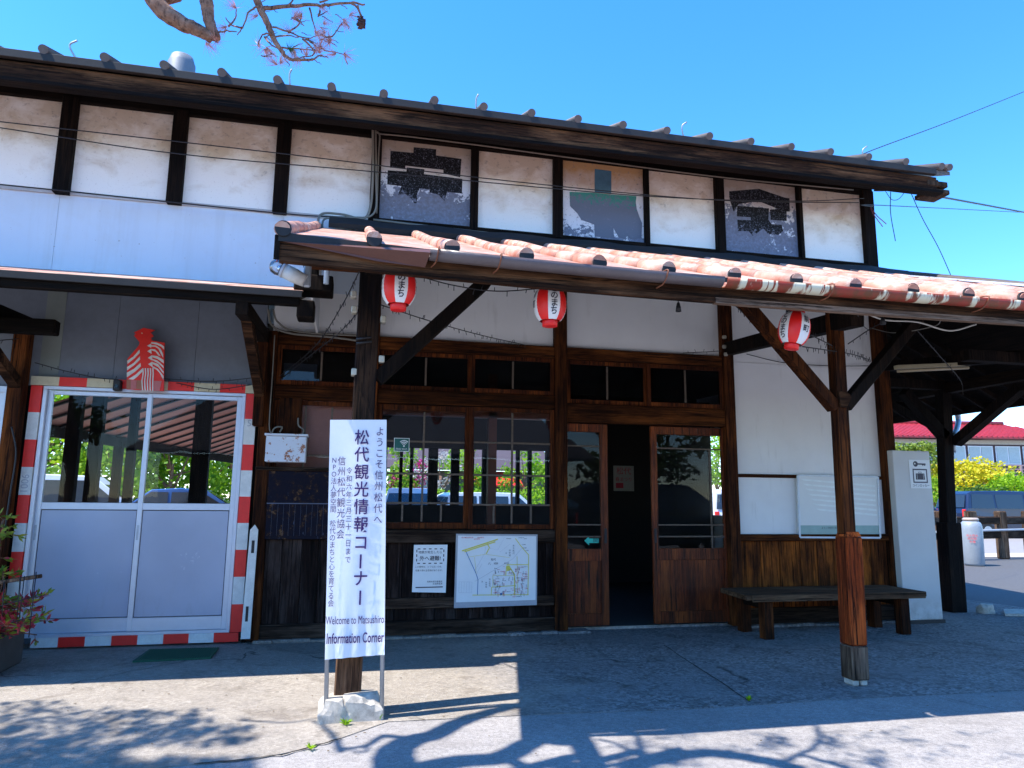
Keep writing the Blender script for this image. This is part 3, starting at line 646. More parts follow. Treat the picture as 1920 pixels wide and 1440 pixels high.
for x in (-3.11, -.93):
    wx = .12
    if x < -2: part(MB().bar((x, 7.52, .02), (x, 7.52, 3.05), .13, .13, (0, 1, 0), .006), 'post', W_post)
    else: part(MB().bar((x, 7.5, 2.1), (x, 7.5, 3.1), .1, .12, (0, 1, 0), .006), 'post', W_post)
    part(MB().bar((x, 7.55, 3.02), (x, 6.0, 2.93), .1, .13, (0, 0, 1), .006), 'bracket_arm', W_y)
    part(MB().bar((x, 7.5, 2.42), (x, 6.3, 2.92), .09, .1, (0, 0, 1), .006), 'bracket_brace', W_bare)
part(MB().box(-3.3, -2.6, 6.85, 6.97, 2.80, 2.93, .01), 'bracket_arm', W_blackx)
part(MB().box(-.50, -.36, 6.0, 6.2, 2.88, 3.03, .01), 'beam_end', W_black)

# --- entrance canopy
ZC = 0.41
def sag(x): return .007*(x-2.2)**2 if x < 2.2 else .0015*(x-2.2)**2
YE, ZE = 4.15, 2.87
def cz(x, y): return ZE + sag(x)*max(0, 1-(y-YE)/3) + ZC*(y-YE)
XL, XR = -.46, 8.9
mb = MB(); xs_ = [XL+i*.39 for i in range(25)]; xs_[-1] = XR
ysn = [YE, YE+.6, YE+1.3, YE+2.1, 7.28]
for i in range(24):
    for j in range(4):
        a, b = xs_[i], xs_[i+1]; c, d = ysn[j], ysn[j+1]
        # hip on the right: clip beyond line from (XR,YE) to (6.6,7.28)
        def cl(x, y): return min(x, XR+(6.6-XR)*(y-YE)/(7.28-YE))
        pts = [(cl(a, c), c), (cl(b, c), c), (cl(b, d), d), (cl(a, d), d)]
        if abs(pts[0][0]-pts[1][0]) < .02 and abs(pts[2][0]-pts[3][0]) < .02: continue
        if abs(pts[3][0]-pts[2][0]) < 1e-4: pts = pts[:3]
        mb.poly([(x, y, cz(x, y)) for x, y in pts], (0, 0, -.02))
croof = part(mb, 'canopy_roof', ROOF)
mb = MB(); k = 0
rx = [XL+.015, .075, .54, 1.01, 1.49, 1.965, 2.435, 2.9, 3.36, 3.83, 4.3, 4.78, 5.25, 5.72, 6.2, 6.7, 7.2, 7.7, 8.2, 8.65]
for x in rx:
    yt = 7.26 if x < 6.6 else YE+(7.28-YE)*(XR-x)/(XR-6.6)
    if yt-YE < .3: continue
    n = 7; pts = []; rr = []
    for i in range(n+1):
        y = YE-.02+(yt-YE)*i/n; pts.append((x+.006*math.sin(i*1.7+x*3), y, cz(x, max(y, YE))+.018+.008*math.sin(i*1.3+x))); rr.append(.052 if i else .056)
    # every cover piece overlaps the next like a tile
    mb = MB()
    for i in range(n):
        p, q = Vector(pts[i]), Vector(pts[i+1]); mb.tube([p, p+(q-p)*1.02], [.0465, .0445], 12)
    mb.mi = 1; mb.tube([(x, YE-.024, cz(x, YE)+.02), (x, YE-.010, cz(x, YE)+.02)], .0475, 14)
    part(mb, 'roof_roll', [ROOF, FLASH], croof)
# east slope
mb = MB(); mb.poly([(XR, YE, cz(XR, YE)), (XR, 12.5, ZE+.06), (6.6, 12.5, 4.1), (6.6, 7.28, cz(6.6, 7.28))], (0, 0, -.02)); part(mb, 'canopy_roof', ROOF)
mb = MB().tube([(XR, YE, cz(XR, YE)+.03), (6.6, 7.28, cz(6.6, 7.28)+.04)], .07, 10); part(mb, 'hip_roll', ROOFP)
mb = MB().hexa([(6.1, 6.6, cz(6.1, 6.6)+.06), (7.3, 5.9, cz(7.3, 5.9)+.07), (7.5, 6.2, cz(7.5, 6.2)+.08), (6.3, 6.95, cz(6.3, 6.9)+.07), (6.1, 6.6, cz(6.1, 6.6)+.075), (7.3, 5.9, cz(7.3, 5.9)+.085), (7.5, 6.2, cz(7.5, 6.2)+.095), (6.3, 6.95, cz(6.3, 6.9)+.085)])
part(mb, 'loose_roof_sheet', RUSTY, croof)
# flashing against the wall (wavy lead strip)
mb = MB(); n = 26; xf = [-.33+i*(6.95)/n for i in range(n+1)]
for i in range(n):
    a, b = xf[i], xf[i+1]; wa, wb = .012*math.sin(i*1.9), .012*math.sin((i+1)*1.9)
    mb.hexa([(a, 7.10+wa, 4.095+wa), (b, 7.10+wb, 4.095+wb), (b, 7.22, 4.22+wb), (a, 7.22, 4.22+wa), (a, 7.08+wa, 4.14+wa), (b, 7.08+wb, 4.14+wb), (b, 7.20, 4.25+wb), (a, 7.20, 4.25+wa)])
    mb.hexa([(a, 7.203, 4.235+wa), (b, 7.203, 4.235+wb), (b, 7.655, 4.33), (a, 7.655, 4.33), (a, 7.203, 4.248+wa), (b, 7.203, 4.248+wb), (b, 7.655, 4.35), (a, 7.655, 4.35)])
part(mb, 'flashing', FLASH)
part(MB().box(-.3, 6.6, 7.15, 7.65, 4.02, 4.098), 'flashing_board', W_black)
def strip(name, x0, x1, y0, y1, z0, z1, mat, bev=.004, step=.8):
    mb = MB(); n = max(1, int((x1-x0)/step)); mb.rnd = random.random()
    for i in range(n):
        a = x0+(x1-x0)*i/n; b = x0+(x1-x0)*(i+1)/n
        mb.hexa([(a, y0, z0+sag(a)), (b, y0, z0+sag(b)), (b, y1, z0+sag(b)), (a, y1, z0+sag(a)), (a, y0, z1+sag(a)), (b, y0, z1+sag(b)), (b, y1, z1+sag(b)), (a, y1, z1+sag(a))])
    return part(mb, name, mat)
strip('drip_edge', XL-.01, XR, YE-.012, YE+.004, 2.815, 2.868, FLASH)
strip('fascia', XL, XR, YE+.006, YE+.04, 2.735, 2.85, W_bare)
strip('fascia_strip', XL, 2.3, YE+.0, YE+.05, 2.70, 2.732, W_bare); strip('fascia_strip', 2.303, XR, YE+.0, YE+.05, 2.695, 2.732, W_tan)
# gutters
def gutter(name, x0, x1, mat):
    mb = MB(); n = max(2, int((x1-x0)/.4)); mb.rnd = .5; sg = 8; prev = None
    for i in range(n+1):
        x = x0+(x1-x0)*i/n; zc = 2.838+sag(x); ring = []
        for k in range(sg+1):
            a = math.pi+math.pi*k/sg; ring.append((x, YE-.062+.056*math.cos(a), zc+.058*math.sin(a)))
        ring2 = [(p[0], YE-.062+(p[1]-(YE-.062))*.9, zc+(p[2]-zc)*.9) for p in ring]
        cur = [mb.bm.verts.new(p) for p in ring]+[mb.bm.verts.new(p) for p in ring2[::-1]]
        if prev:
            L = len(cur)
            for k in range(L): mb._f([mb.bm.faces.new((prev[k], prev[(k+1) % L], cur[(k+1) % L], cur[k]))], True)
        else: mb._f([mb.bm.faces.new(cur)])
        prev = cur
    mb._f([mb.bm.faces.new(prev[::-1])])
    return part(mb, name, mat)
gutter('gutter', .40, 2.31, GUTG); gutter('gutter', 2.33, XR, GUTR)
g_rust = simple('rust', (.22, .07, .03), .7)
for x in (.44, .82, 1.9, 3.1, 4.35, 5.6):
    mb = MB().tube(bend([(x+.02, YE+.0, 2.87+sag(x)), (x+.01, YE-.125, 2.845+sag(x)), (x, YE-.075, 2.775+sag(x)), (x-.02, YE+.0, 2.76+sag(x))], 4), .005, 5)
    part(mb, 'gutter_bracket', g_rust)
mb = MB().poly([(-.44, YE-.016, 2.86), (.1, YE-.02, 2.785), (.38, YE-.02, 2.77), (.40, YE-.12, 2.83), (.42, YE-.02, 2.885)], (0, -.003, .0)); part(mb, 'bent_flashing', simple('brown_tin', (.13, .05, .035), .5))
# board added to block a sunlit gap, then the barge board
part(MB().poly([(-.42, 6.4, 3.1), (-.42, 7.64, 3.1), (-.42, 7.64, 4.1), (-.42, 6.4, 3.62)], (.02, 0, 0)), 'sun_block_board', PLASTER)
part(MB().hexa([(XL-.03, YE-.01, 2.75), (XL, YE-.01, 2.75), (XL, 7.6, 2.75+ZC*3.4), (XL-.03, 7.6, 2.75+ZC*3.4), (XL-.03, YE-.01, 2.90), (XL, YE-.01, 2.90), (XL, 7.6, 2.90+ZC*3.4), (XL-.03, 7.6, 2.90+ZC*3.4)]), 'barge_board', W_black)
# soffit boards and rafters
part(MB().hexa([(XL, YE+.05, 2.835), (XR, YE+.05, 2.835), (6.6, 7.6, 2.835+ZC*3.4), (XL, 7.6, 2.835+ZC*3.4), (XL, YE+.05, 2.845), (XR, YE+.05, 2.845), (6.6, 7.6, 2.845+ZC*3.4), (XL, 7.6, 2.845+ZC*3.4)]), 'soffit', W_y)
for i in range(20):
    x = XL+.03+i*.455
    yt = 7.6 if x < 6.4 else YE+(7.6-YE)*(XR-x)/(XR-6.5)
    mb = MB().bar((x, YE+.06, 2.79+sag(x)), (x, yt, 2.79+ZC*(yt-YE-.06)), .05, .06, (0, 0, 1))
    part(mb, 'rafter', W_y)
part(MB().box(-.40, 8.1, 5.06, 5.18, 3.035, 3.135, .006), 'purlin', W_beam)
# leaning left post and right post with its worn sleeve
part(MB().bar((.045, 5.07, .02), (.078, 5.12, 3.03), .15, .15, (0, 1, 0), .008, .155, .15), 'canopy_post', W_blackp)
part(MB().bar((.040, 5.062, .01), (.052, 5.078, .72), .172, .165, (0, 1, 0), .01), 'post_foot', W_brown)  # lower part added in a lighter brown that paints sunlight onto the post
pb = part(MB().bar((3.918, 5.12, 1.15), (3.934, 5.12, 3.03), .105, .1, (0, 1, 0), .006), 'canopy_post', W_post)
part(MB().bar((3.918, 5.12, .30), (3.934, 5.12, 1.13), .148, .145, (0, 1, 0), .01).bar((3.934, 5.12, 1.131), (3.934, 5.12, 1.17), .14, .135, (0, 1, 0), .003, .112, .108), 'post_sleeve', W_sleeve)
part(MB().bar((3.915, 5.12, .045), (3.918, 5.12, .297), .149, .146, (0, 1, 0), .008), 'post_foot', W_grey)
part(MB().box(3.85, 3.905, 5.06, 5.18, .001, .052, .01).box(3.92, 3.98, 5.06, 5.18, .001, .05, .01), 'footing', STONE)
# braces along the eave
part(MB().bar((.15, 5.10, 2.23), (.93, 5.10, 3.02), .10, .105, (0, 1, 0), .006), 'brace', W_black)
part(MB().bar((3.88, 5.12, 2.17), (3.08, 5.12, 3.03), .09, .10, (0, 1, 0), .006), 'brace', W_post)
part(MB().bar((3.97, 5.12, 2.18), (4.76, 5.12, 2.99), .09, .10, (0, 1, 0), .006), 'brace', W_black)
part(MB().bar((4.34, 7.58, 3.20), (3.885, 4.78, 2.86), .115, .15, (0, 0, 1), .006), 'tie_beam', W_black)
part(MB().bar((.16, 7.58, 3.20), (.09, 4.9, 3.04), .115, .13, (0, 0, 1), .006), 'tie_beam', W_black)
q = P(1592, 748, 5.0)
mb = MB().xz([(q.x-.055, q.z+.06), (q.x-.03, q.z+.07), (q.x+.045, q.z+.05), (q.x+.06, q.z+.02), (q.x+.01, q.z-.065), (q.x-.04, q.z-.06), (q.x-.05, q.z)], 5.045, .02)
part(mb, 'wooden_knob', W_bare)
# east side posts and members
part(MB().bar((7.84, 8.2, 1.14), (7.95, 8.2, 2.95), .16, .14, (0, 1, 0), .01), 'canopy_post', W_black)
part(MB().bar((7.82, 8.2, .0), (7.85, 8.2, 1.15), .24, .19, (0, 1, 0), .01), 'post_sleeve', W_black)
part(MB().tube([(7.98, 8.28, .02), (8.06, 8.28, 2.7)], .035, 8), 'downpipe', STEEL)
part(MB().bar((8.0, 5.1, 0), (8.0, 5.1, 2.95), .16, .16, (0, 1, 0), .01), 'canopy_post', W_black)
part(MB().bar((8.0, 12.4, 0), (8.0, 12.4, 2.95), .16, .16, (0, 1, 0), .01), 'canopy_post', W_black)
part(MB().bar((7.9, 8.2, 2.3), (7.3, 8.2, 2.9), .12, .14, (0, 1, 0), .006), 'brace', W_black); part(MB().bar((8.03, 8.15, 2.22), (8.15, 7.2, 2.85), .12, .14, (1, 0, 0), .006), 'brace', W_black)
part(MB().bar((8.0, 8.3, 2.4), (8.0, 9.2, 2.9), .12, .12, (1, 0, 0), .006), 'brace', W_black)
part(MB().box(7.92, 8.06, 4.3, 12.5, 2.9, 3.04, .006), 'purlin', W_y); part(MB().box(8.84, XR, YE, 12.5, 2.72, 2.86), 'fascia', W_y)
part(MB().hexa([(XR-.02, YE+.05, 2.81), (XR-.02, 12.5, 2.81), (6.5, 12.5, 4.0), (6.5, 7.6, 4.0), (XR-.02, YE+.05, 2.83), (XR-.02, 12.5, 2.83), (6.5, 12.5, 4.02), (6.5, 7.6, 4.02)]), 'soffit', W_y)
mb = MB()
for y in (6.4, 8.2, 10.2, 12.3): mb.box(6.52, 8.0, y-.06, y+.06, 2.95, 3.07, .005)
mb.bar((6.5, 7.6, 3.1), (8.0, 5.2, 2.98), .12, .12)
for i in range(14): mb.bar((6.6, 7.7+i*.36, 3.87), (8.85, 7.7+i*.36, 2.77), .045, .06)
part(mb, 'tie_beam', W_black)
part(MB().tube(bend([(8.95, 9.0, 2.75), (8.95, 9.0, 2.62), (8.6, 8.7, 2.45), (8.15, 8.3, 2.3), (8.1, 8.28, 2.1)], 5), .04, 8), 'downpipe', STEEL)
# --- interior shell with back windows
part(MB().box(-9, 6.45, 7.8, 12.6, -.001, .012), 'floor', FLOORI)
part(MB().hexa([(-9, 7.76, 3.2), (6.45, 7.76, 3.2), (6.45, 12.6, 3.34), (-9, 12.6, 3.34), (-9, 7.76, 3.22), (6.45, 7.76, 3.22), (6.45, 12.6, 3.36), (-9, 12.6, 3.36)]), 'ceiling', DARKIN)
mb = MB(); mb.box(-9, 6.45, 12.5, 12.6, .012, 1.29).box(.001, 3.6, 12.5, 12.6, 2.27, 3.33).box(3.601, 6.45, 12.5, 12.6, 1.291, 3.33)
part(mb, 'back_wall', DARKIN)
mb = MB()
bx = [(-9, .1), (-7.6, .1), (-6.2, .15), (-4.42, .2), (-4.08, .18), (-3.52, .12), (-2.54, .26), (-1.62, .1), (-.3, .3), (.3, .3), (.82, .05), (1.0, .05), (1.32, .16), (1.72, .14), (1.98, .14), (2.28, .1), (2.9, .05), (3.12, .05), (3.45, .08)]
for x, q_ in bx: mb.box(x, x+q_, 12.48, 12.62, 1.285, 3.3 if x < 0 else 2.275)
part(mb, 'back_mullion', W_black)
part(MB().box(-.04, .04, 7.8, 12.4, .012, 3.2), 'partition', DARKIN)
part(MB().box(-9, -8.9, 7.7, 13.5, 0, 5.3).box(-9, 6.5, 13.0, 13.1, 3.4, 5.4), 'back_wall', PLASTER)
part(MB().box(1.9, 2.02, 10.0, 10.12, .012, 3.19), 'inner_post', simple('orange_post', (.3, .07, .02), .5))
part(MB().box(.1, 3.2, 10.0, 10.1, 2.55, 2.66), 'inner_beam', simple('orange_beam', (.28, .07, .02), .5))

ip = thing('event_poster', 'dim poster hanging inside the dark open doorway', 'poster', (4.75, 11.9, 1.4)); a = P(1150, 873, 11.9); b_ = P(1189, 921, 11.9)
MB().xz([(a.x, a.z), (b_.x, a.z), (b_.x, b_.z), (a.x, b_.z)], 11.9, .004).obj('paper', simple('poster_paper', (.6, .55, .45), .6), ip)
mb = MB(); text_bm(mb, '松代', (a.x+b_.x)/2, a.z-.1, .14, 11.895); text_bm(mb, '春まつり', (a.x+b_.x)/2, a.z-.24, .08, 11.895); mb.xz([(a.x+.04, b_.z+.14), (a.x+.18, b_.z+.14), (a.x+.18, b_.z+.05), (a.x+.04, b_.z+.05)], 11.895, .002); mb.obj('lettering', MRED, ip)
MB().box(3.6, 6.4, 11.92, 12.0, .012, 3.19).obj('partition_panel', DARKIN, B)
# ================================================================ OBJECTS ON THE BUILDING
# sign banner in front of the left post
sb = thing('welcome_banner', 'tall white cloth sign with purple Japanese lettering in front of the left post', 'sign', (.07, 4.9, 0))
PT = lambda x, y, Y=4.90: (P(x, y, Y).x, P(x, y, Y).z)
tl, tr_, bl, br = PT(619, 787), PT(725, 787), PT(609, 1237), PT(721, 1228)
for a, b in ((tl, bl), (tr_, br)):
    f = (1.30-a[1])/(b[1]-a[1]) if False else 0
    dx = (b[0]-a[0])/(b[1]-a[1]); xb = a[0]+dx*(0-a[1])
    ins = .016 if a is tl else -.016
    sb_l = MB().tube([(a[0]+ins, 4.925, a[1]-.01), (xb+ins*.8, 4.925, .0)], .0145, 10).obj('frame_pole', STEEL, sb)
MB().tube([(tl[0], 4.925, tl[1]-.015), (tr_[0], 4.925, tr_[1]-.015)], .012, 8).obj('frame_rail', STEEL, sb)
mb = MB(); mb.rnd = .5; nx, nz = 14, 36
gv = [[None]*(nz+1) for _ in range(nx+1)]
for i in range(nx+1):
    for j in range(nz+1):
        u, v = i/nx, j/nz
        x = (tl[0]*(1-u)+tr_[0]*u)*(1-v)+(bl[0]*(1-u)+br[0]*u)*v; z = (tl[1]*(1-u)+tr_[1]*u)*(1-v)+(bl[1]*(1-u)+br[1]*u)*v
        wv = .004*math.sin(u*7+v*3)*min(1, v*3)+(.007*math.sin((u-.5)*26+v*4)*max(0, v-.72)*3.2)
        gv[i][j] = mb.bm.verts.new((x, 4.905+wv, z))
for i in range(nx):
    for j in range(nz): mb._f([mb.bm.faces.new((gv[i][j], gv[i+1][j], gv[i+1][j+1], gv[i][j+1]))], True)
cl_ = mb.obj('cloth', CLOTH, sb)
mb = MB(); mb.rnd = .5; yt = 4.893
def vcol(s, x0, y0, x1, y1, size, bold=0, ws=1.0): vtext(mb, s, PT(x0, y0, yt), PT(x1, y1, yt), size, yt, bold, ws)
vcol('松代観光情報コーナー', 679, 806, 675, 1138, .107, .0012, .92)
vcol('ようこそ信州松代へ', 713, 800, 708, 986, .066, 0, .9)
vcol('令和六年三月三十一日まで', 655, 876, 652, 1058, .047, 0, .85)
vcol('信州松代観光協会', 641, 856, 638, 1013, .064, 0, .85)
vcol('NPO法人夢空間 松代のまちと心を育てる会', 627, 857, 620, 1139, .047, 0, .85)
q = PT(666, 1163, yt); text_bm(mb, 'Welcome to Matsushiro', q[0], q[1], .072, yt, .52)
q = PT(666, 1197, yt); text_bm(mb, 'Information Corner', q[0], q[1], .09, yt, .5, 0, .0012)
mb.obj('lettering', PURP, sb)
# footing rocks and weeds
def rock(name, c, sx, sy, sz, seed, label):
    random.seed(seed); mb = MB(); mb.rnd = .5
    r = bmesh.ops.create_icosphere(mb.bm, subdivisions=3, radius=1)
    ph = [random.uniform(0, 6) for _ in range(6)]
    for v in r['verts']:
        d = v.co.normalized(); k = 1+.13*math.sin(d.x*4+ph[0])*math.sin(d.y*5+ph[1])+.09*math.sin(d.z*7+ph[2]+d.x*3)+.05*math.sin(d.x*13+ph[3])*math.sin(d.z*11+ph[4])+random.uniform(-.015, .015)
        cx = [max(-.78, min(.78, q_)) for q_ in (d*k)]
        v.co = Vector((c[0]+cx[0]*sx, c[1]+cx[1]*sy, max(-.01, c[2]+cx[2]*sz)))
    mb._f(mb.bm.faces[:], False)
    return tag(mb.obj(name, STONE), label, 'rock', 'footing stones')
rock('footing_rock', (-.045, 4.97, 0), .12, .12, .18, 3, 'small pale rock at left foot of the leaning post')
rock('footing_rock', (.14, 4.99, 0), .17, .13, .2, 5, 'larger pale rock at right foot of the leaning post')
random.seed(11)
def weed(x, y, s, label, n=14, mat=LFB):
    mb = MB()
    for i in range(n):
        a = random.uniform(0, 6.28); l = s*random.uniform(.5, 1); t = random.uniform(.3, 1.2)
        p = Vector((x, y, .0)); q = p+Vector((math.cos(a)*l*math.sin(t), math.sin(a)*l*math.sin(t), l*math.cos(t))); sd = Vector((-math.sin(a), math.cos(a), 0))*l*.16
        m_ = (p+q)/2+Vector((0, 0, l*.12)); mb.poly([p, m_+sd, q, m_-sd])
    return tag(mb.obj('weed', mat), label, 'weed', 'weeds in the paving')
weed(.035, 4.83, .06, 'small weed in the gap between the two footing rocks'); weed(.25, 4.9, .05, 'small weed beside the right frame pole foot'); weed(2.83, 4.85, .05, 'green weed at the end of the slab joint'); weed(-.15, 4.42, .05, 'weed growing in the ground crack left of the banner')
# wall notices
def sheet(name, label, pts, y, mat, th=.004, cat='sign', grp=None):
    o = MB().xz(pts, y, th).obj(name, mat); return tag(o, label, cat, grp)
nb = thing('evacuation_notice', 'white notice with dashed frame and bar, on dark planks left of the map', 'notice', (.84, 7.58, .45))
MB().xz([(.671, .925), (1.02, .925), (1.013, .44), (.665, .452)], 7.578, .006).obj('panel', PAPER, nb)
mb = MB(); mb.rnd = .5; yy = 7.576
for i in range(5): mb.xz([(.71+i*.058, .888), (.738+i*.058, .888), (.738+i*.058, .879), (.71+i*.058, .879)], yy, .001); mb.xz([(.71+i*.058, .742), (.738+i*.058, .742), (.738+i*.058, .733), (.71+i*.058, .733)], yy, .001)
for i in range(3):
    for x in (.698, .978): mb.xz([(x, .876-i*.046), (x+.009, .876-i*.046), (x+.009, .85-i*.046), (x, .85-i*.046)], yy, .001)
mb.xz([(.70, .502), (.98, .504), (.98, .494), (.70, .492)], yy, .001)
text_bm(mb, '地震が発生したら', .843, .848, .031, yy); text_bm(mb, '外へ避難!', .843, .785, .052, yy, 1, 0, .0005); text_bm(mb, 'この建物は、とても古いため、', .835, .702, .021, yy); text_bm(mb, '地震で倒れる危険があります。', .84, .665, .021, yy)
text_bm(mb, '長野市都市整備局', .895, .552, .02, yy); text_bm(mb, '交通政策課', .925, .53, .02, yy)
mb.obj('lettering', INK, nb)
mp = thing('area_map_board', 'white town map poster with yellow roads on a grey backing board', 'map', (1.54, 7.55, .3))
MB().xz([(1.106, 1.038), (1.985, 1.03), (1.98, .30), (1.10, .288)], 7.552, .02).obj('backing', simple('board_grey', (.45, .45, .48), .6), mp)
MB().xz([(1.125, 1.02), (1.968, 1.012), (1.965, .352), (1.118, .345)], 7.548, .003).obj('paper', PAPER, mp)
zm = lambda X, Y: (lambda p: (p.x, p.z))(P(760+X/6.4, 990+Y/6.4, 7.547))
def mline(pts, wd, mat, name='map_line'):
    mb = MB(); mb.rnd = .5
    for i in range(len(pts)-1):
        a, b = zm(*pts[i]), zm(*pts[i+1]); mb.bar((a[0], 7.5465, a[1]), (b[0], 7.5465, b[1]), wd, .0006, (0, 1, 0))
    return mb
yb = MB(); yb.rnd = .5
def ml(mb, pts, wd):
    for i in range(len(pts)-1):
        a, b = zm(*pts[i]), zm(*pts[i+1]); mb.bar((a[0], 7.5465-random.uniform(0, .0008), a[1]), (b[0], 7.5465, b[1]), wd, .0006, (0, 1, 0))
ml(yb, [(680, 275), (1110, 135)], .013); ml(yb, [(710, 285), (1080, 165)], .012); ml(yb, [(980, 185), (1010, 235), (970, 310)], .01); ml(yb, [(1320, 125), (1385, 215), (1480, 325), (1470, 800)], .008); ml(yb, [(805, 805), (1480, 800)], .008); ml(yb, [(1030, 810), (1035, 710), (1310, 690)], .007)
ml(yb, [(1215, 440), (1475, 440)], .008); ml(yb, [(1215, 455), (1205, 570)], .008); ml(yb, [(1240, 450), (1310, 560), (1312, 800)], .011); ml(yb, [(1050, 700), (1050, 570), (1300, 570)], .004); ml(yb, [(1340, 340), (1350, 800)], .004); ml(yb, [(755, 350), (960, 315), (1250, 355)], .003); ml(yb, [(830, 350), (850, 550)], .003)
yb.xz([zm(1215, 450), zm(1250, 455), zm(1275, 500), zm(1220, 520)], 7.546, .0008)
yb.obj('road_lines', YEL, mp)
mb = MB(); mb.rnd = .5; ml(mb, [(720, 265), (850, 550), (872, 620), (865, 800)], .006); mb.xz([zm(1133, 780), zm(1167, 780), zm(1160, 802), zm(1147, 808), zm(1138, 800)], 7.546, .0008); mb.obj('river_line', BLU, mp)
gb = MB(); gb.rnd = .5
ml(gb, [(835, 640), (880, 615), (1290, 370), (1400, 240)], .002)
for i in range(6): ml(gb, [(645+i*31, 645), (640+i*31, 775)], .0012)
ml(gb, [(645, 645), (800, 648)], .0012); ml(gb, [(640, 775), (795, 778)], .0012); ml(gb, [(965, 220), (955, 300), (840, 500)], .0015); ml(gb, [(920, 430), (855, 550)], .0015); ml(gb, [(1000, 240), (1110, 265), (1190, 110)], .001); ml(gb, [(1130, 290), (1260, 190)], .001)
gb.obj('thin_lines', GREYL, mp)
bk = MB(); bk.rnd = .5; rd = MB(); rd.rnd = .5
def mt(mb, s, X, Y, size): q = zm(X, Y); text_bm(mb, s, q[0], q[1], size, 7.5455)
def mv(mb, s, X, Y0, Y1, size): vtext(mb, s, zm(X, Y0), zm(X, Y1), size, 7.5455)
mt(bk, '松代', 1057, 380, .027); mt(bk, '城跡', 1087, 427, .024); mv(bk, '市立松代', 1298, 200, 320, .022); mv(bk, '中学校', 1253, 255, 345, .022); mt(bk, '文', 1210, 303, .018); mv(bk, '市立松代', 1012, 605, 710, .02); mv(bk, '中学校', 970, 645, 720, .02); mt(bk, '文', 922, 646, .018); mt(bk, '八', 1008, 430, .03)
mt(rd, '松代観光案内図', 745, 116, .018); mt(rd, '信州松代', 905, 116, .018)
mt(rd, '松代周辺', 860, 134, .016); mt(bk, '松代駅', 1215, 425, .018)
random.seed(5)
for i in range(150):
    X = random.uniform(1060, 1465); Y = random.choice([random.uniform(450, 560), random.uniform(580, 690), random.uniform(710, 795)])
    if X < 1220 and Y < 500: continue
    if random.random() < .4: X = random.choice((1080, 1110, 1180, 1325, 1360, 1400, 1450))+random.uniform(-6, 6)
    n = random.randint(2, 4); g = random.choice('町社寺家門武山本店館中南北川')
    (mv if random.random() < .55 else (lambda mb, s, X, Y0, Y1, z_: mt(mb, s, X, Y0, z_)))(bk if random.random() < .45 else rd, ''.join(random.choice('町社寺家門武山本店館中南北川') for _ in range(n)), X, Y, Y+n*11, .0105)
for X, Y, n in ((1240, 128, 5), (1390, 118, 6), (1440, 130, 3), (1420, 200, 4), (1430, 240, 4), (1460, 270, 3), (1360, 822, 6), (1300, 825, 3)): mt(bk if X != 1300 else rd, '武家屋敷本館町'[:n], X, Y, .011)
bk.obj('lettering', INK, mp); rd.obj('red_lettering', MRED, mp)
# wifi sign
wf = thing('wifi_sign', 'small green free wifi sign on the window pane', 'sign', (.51, 7.62, 2))
a = P(739, 821, 7.645); b = P(767, 847, 7.645)
MB().xz([(a.x, a.z), (b.x, a.z), (b.x, b.z), (a.x, b.z)], 7.636, .004).obj('border', PAPER, wf)
MB().xz([(a.x+.006, a.z-.006), (b.x-.006, a.z-.006), (b.x-.006, b.z+.006), (a.x+.006, b.z+.006)], 7.634, .0015).obj('panel', GREENB, wf)
mb = MB(); mb.rnd = .5; cx, czz = a.x+.105, a.z-.085
for r_ in (.025, .042, .059):
    pts = [(cx+math.cos(t)*r_, czz+math.sin(t)*r_) for t in [R(45)+R(90)*i/8 for i in range(9)]]
    for i in range(8): mb.bar((pts[i][0], 7.6325, pts[i][1]), (pts[i+1][0], 7.6325, pts[i+1][1]), .009, .001, (0, 1, 0))
mb.tube([(cx, 7.6335, czz), (cx, 7.632, czz)], .009, 10); text_bm(mb, 'FREE Wi-Fi', (a.x+b.x)/2, b.z+.025, .026, 7.6325); mb.obj('lettering', PAPER, wf)
ar = thing('arrow_sticker', 'teal arrow sticker pointing left on the door glass', 'sticker', (2.6, 7.64, .93))
q = P(1110, 1014, 7.645)
MB().xz([(q.x-.085, q.z), (q.x-.03, q.z+.05), (q.x-.03, q.z+.024), (q.x+.08, q.z+.024), (q.x+.08, q.z-.024), (q.x-.03, q.z-.024), (q.x-.03, q.z-.05)], 7.655, .0015).obj('arrow', CYANB, ar)
mb = MB(); text_bm(mb, '開', q.x+.045, q.z, .045, 7.654, 1.4); mb.obj('lettering', INK, ar)
# framed white board at right
fb = thing('framed_board', 'white framed display board behind the right post, pale green lower band', 'board', (5.72, 7.6, 1.0))
MB().xz([(5.19, 1.715), (6.29, 1.712), (6.26, .985), (5.17, .993)], 7.585, .035).obj('panel', simple('pale_board', (.75, .74, .7), .35, 0, .04, 2), fb)
mb = MB(); mb.rnd = .5
for A, B_ in (((5.19, 1.715), (6.29, 1.712)), ((6.29, 1.712), (6.26, .985)), ((6.26, .985), (5.17, .993)), ((5.17, .993), (5.19, 1.715))): mb.bar((A[0], 7.58, A[1]), (B_[0], 7.58, B_[1]), .022, .02, (0, 1, 0), .003)
mb.obj('frame', simple('white_frame', (.72, .76, .8), .3), fb)
MB().xz([(5.19, 1.13), (6.255, 1.13), (6.25, 1.0), (5.185, 1.0)], 7.5835, .001).obj('lower_band', simple('pale_green', (.3, .46, .42), .4), fb)
mb = MB()
for i in range(7):
    zz = 1.665-i*.058
    mb.xz([(5.22+.03*i, zz+.012), (6.24, zz-.05), (6.24, zz-.075), (5.22+.03*i+.05, zz-.012)], 7.5835, .001)
mb.obj('pale_streaks', simple('streak_white', (.88, .9, .86), .3), fb)
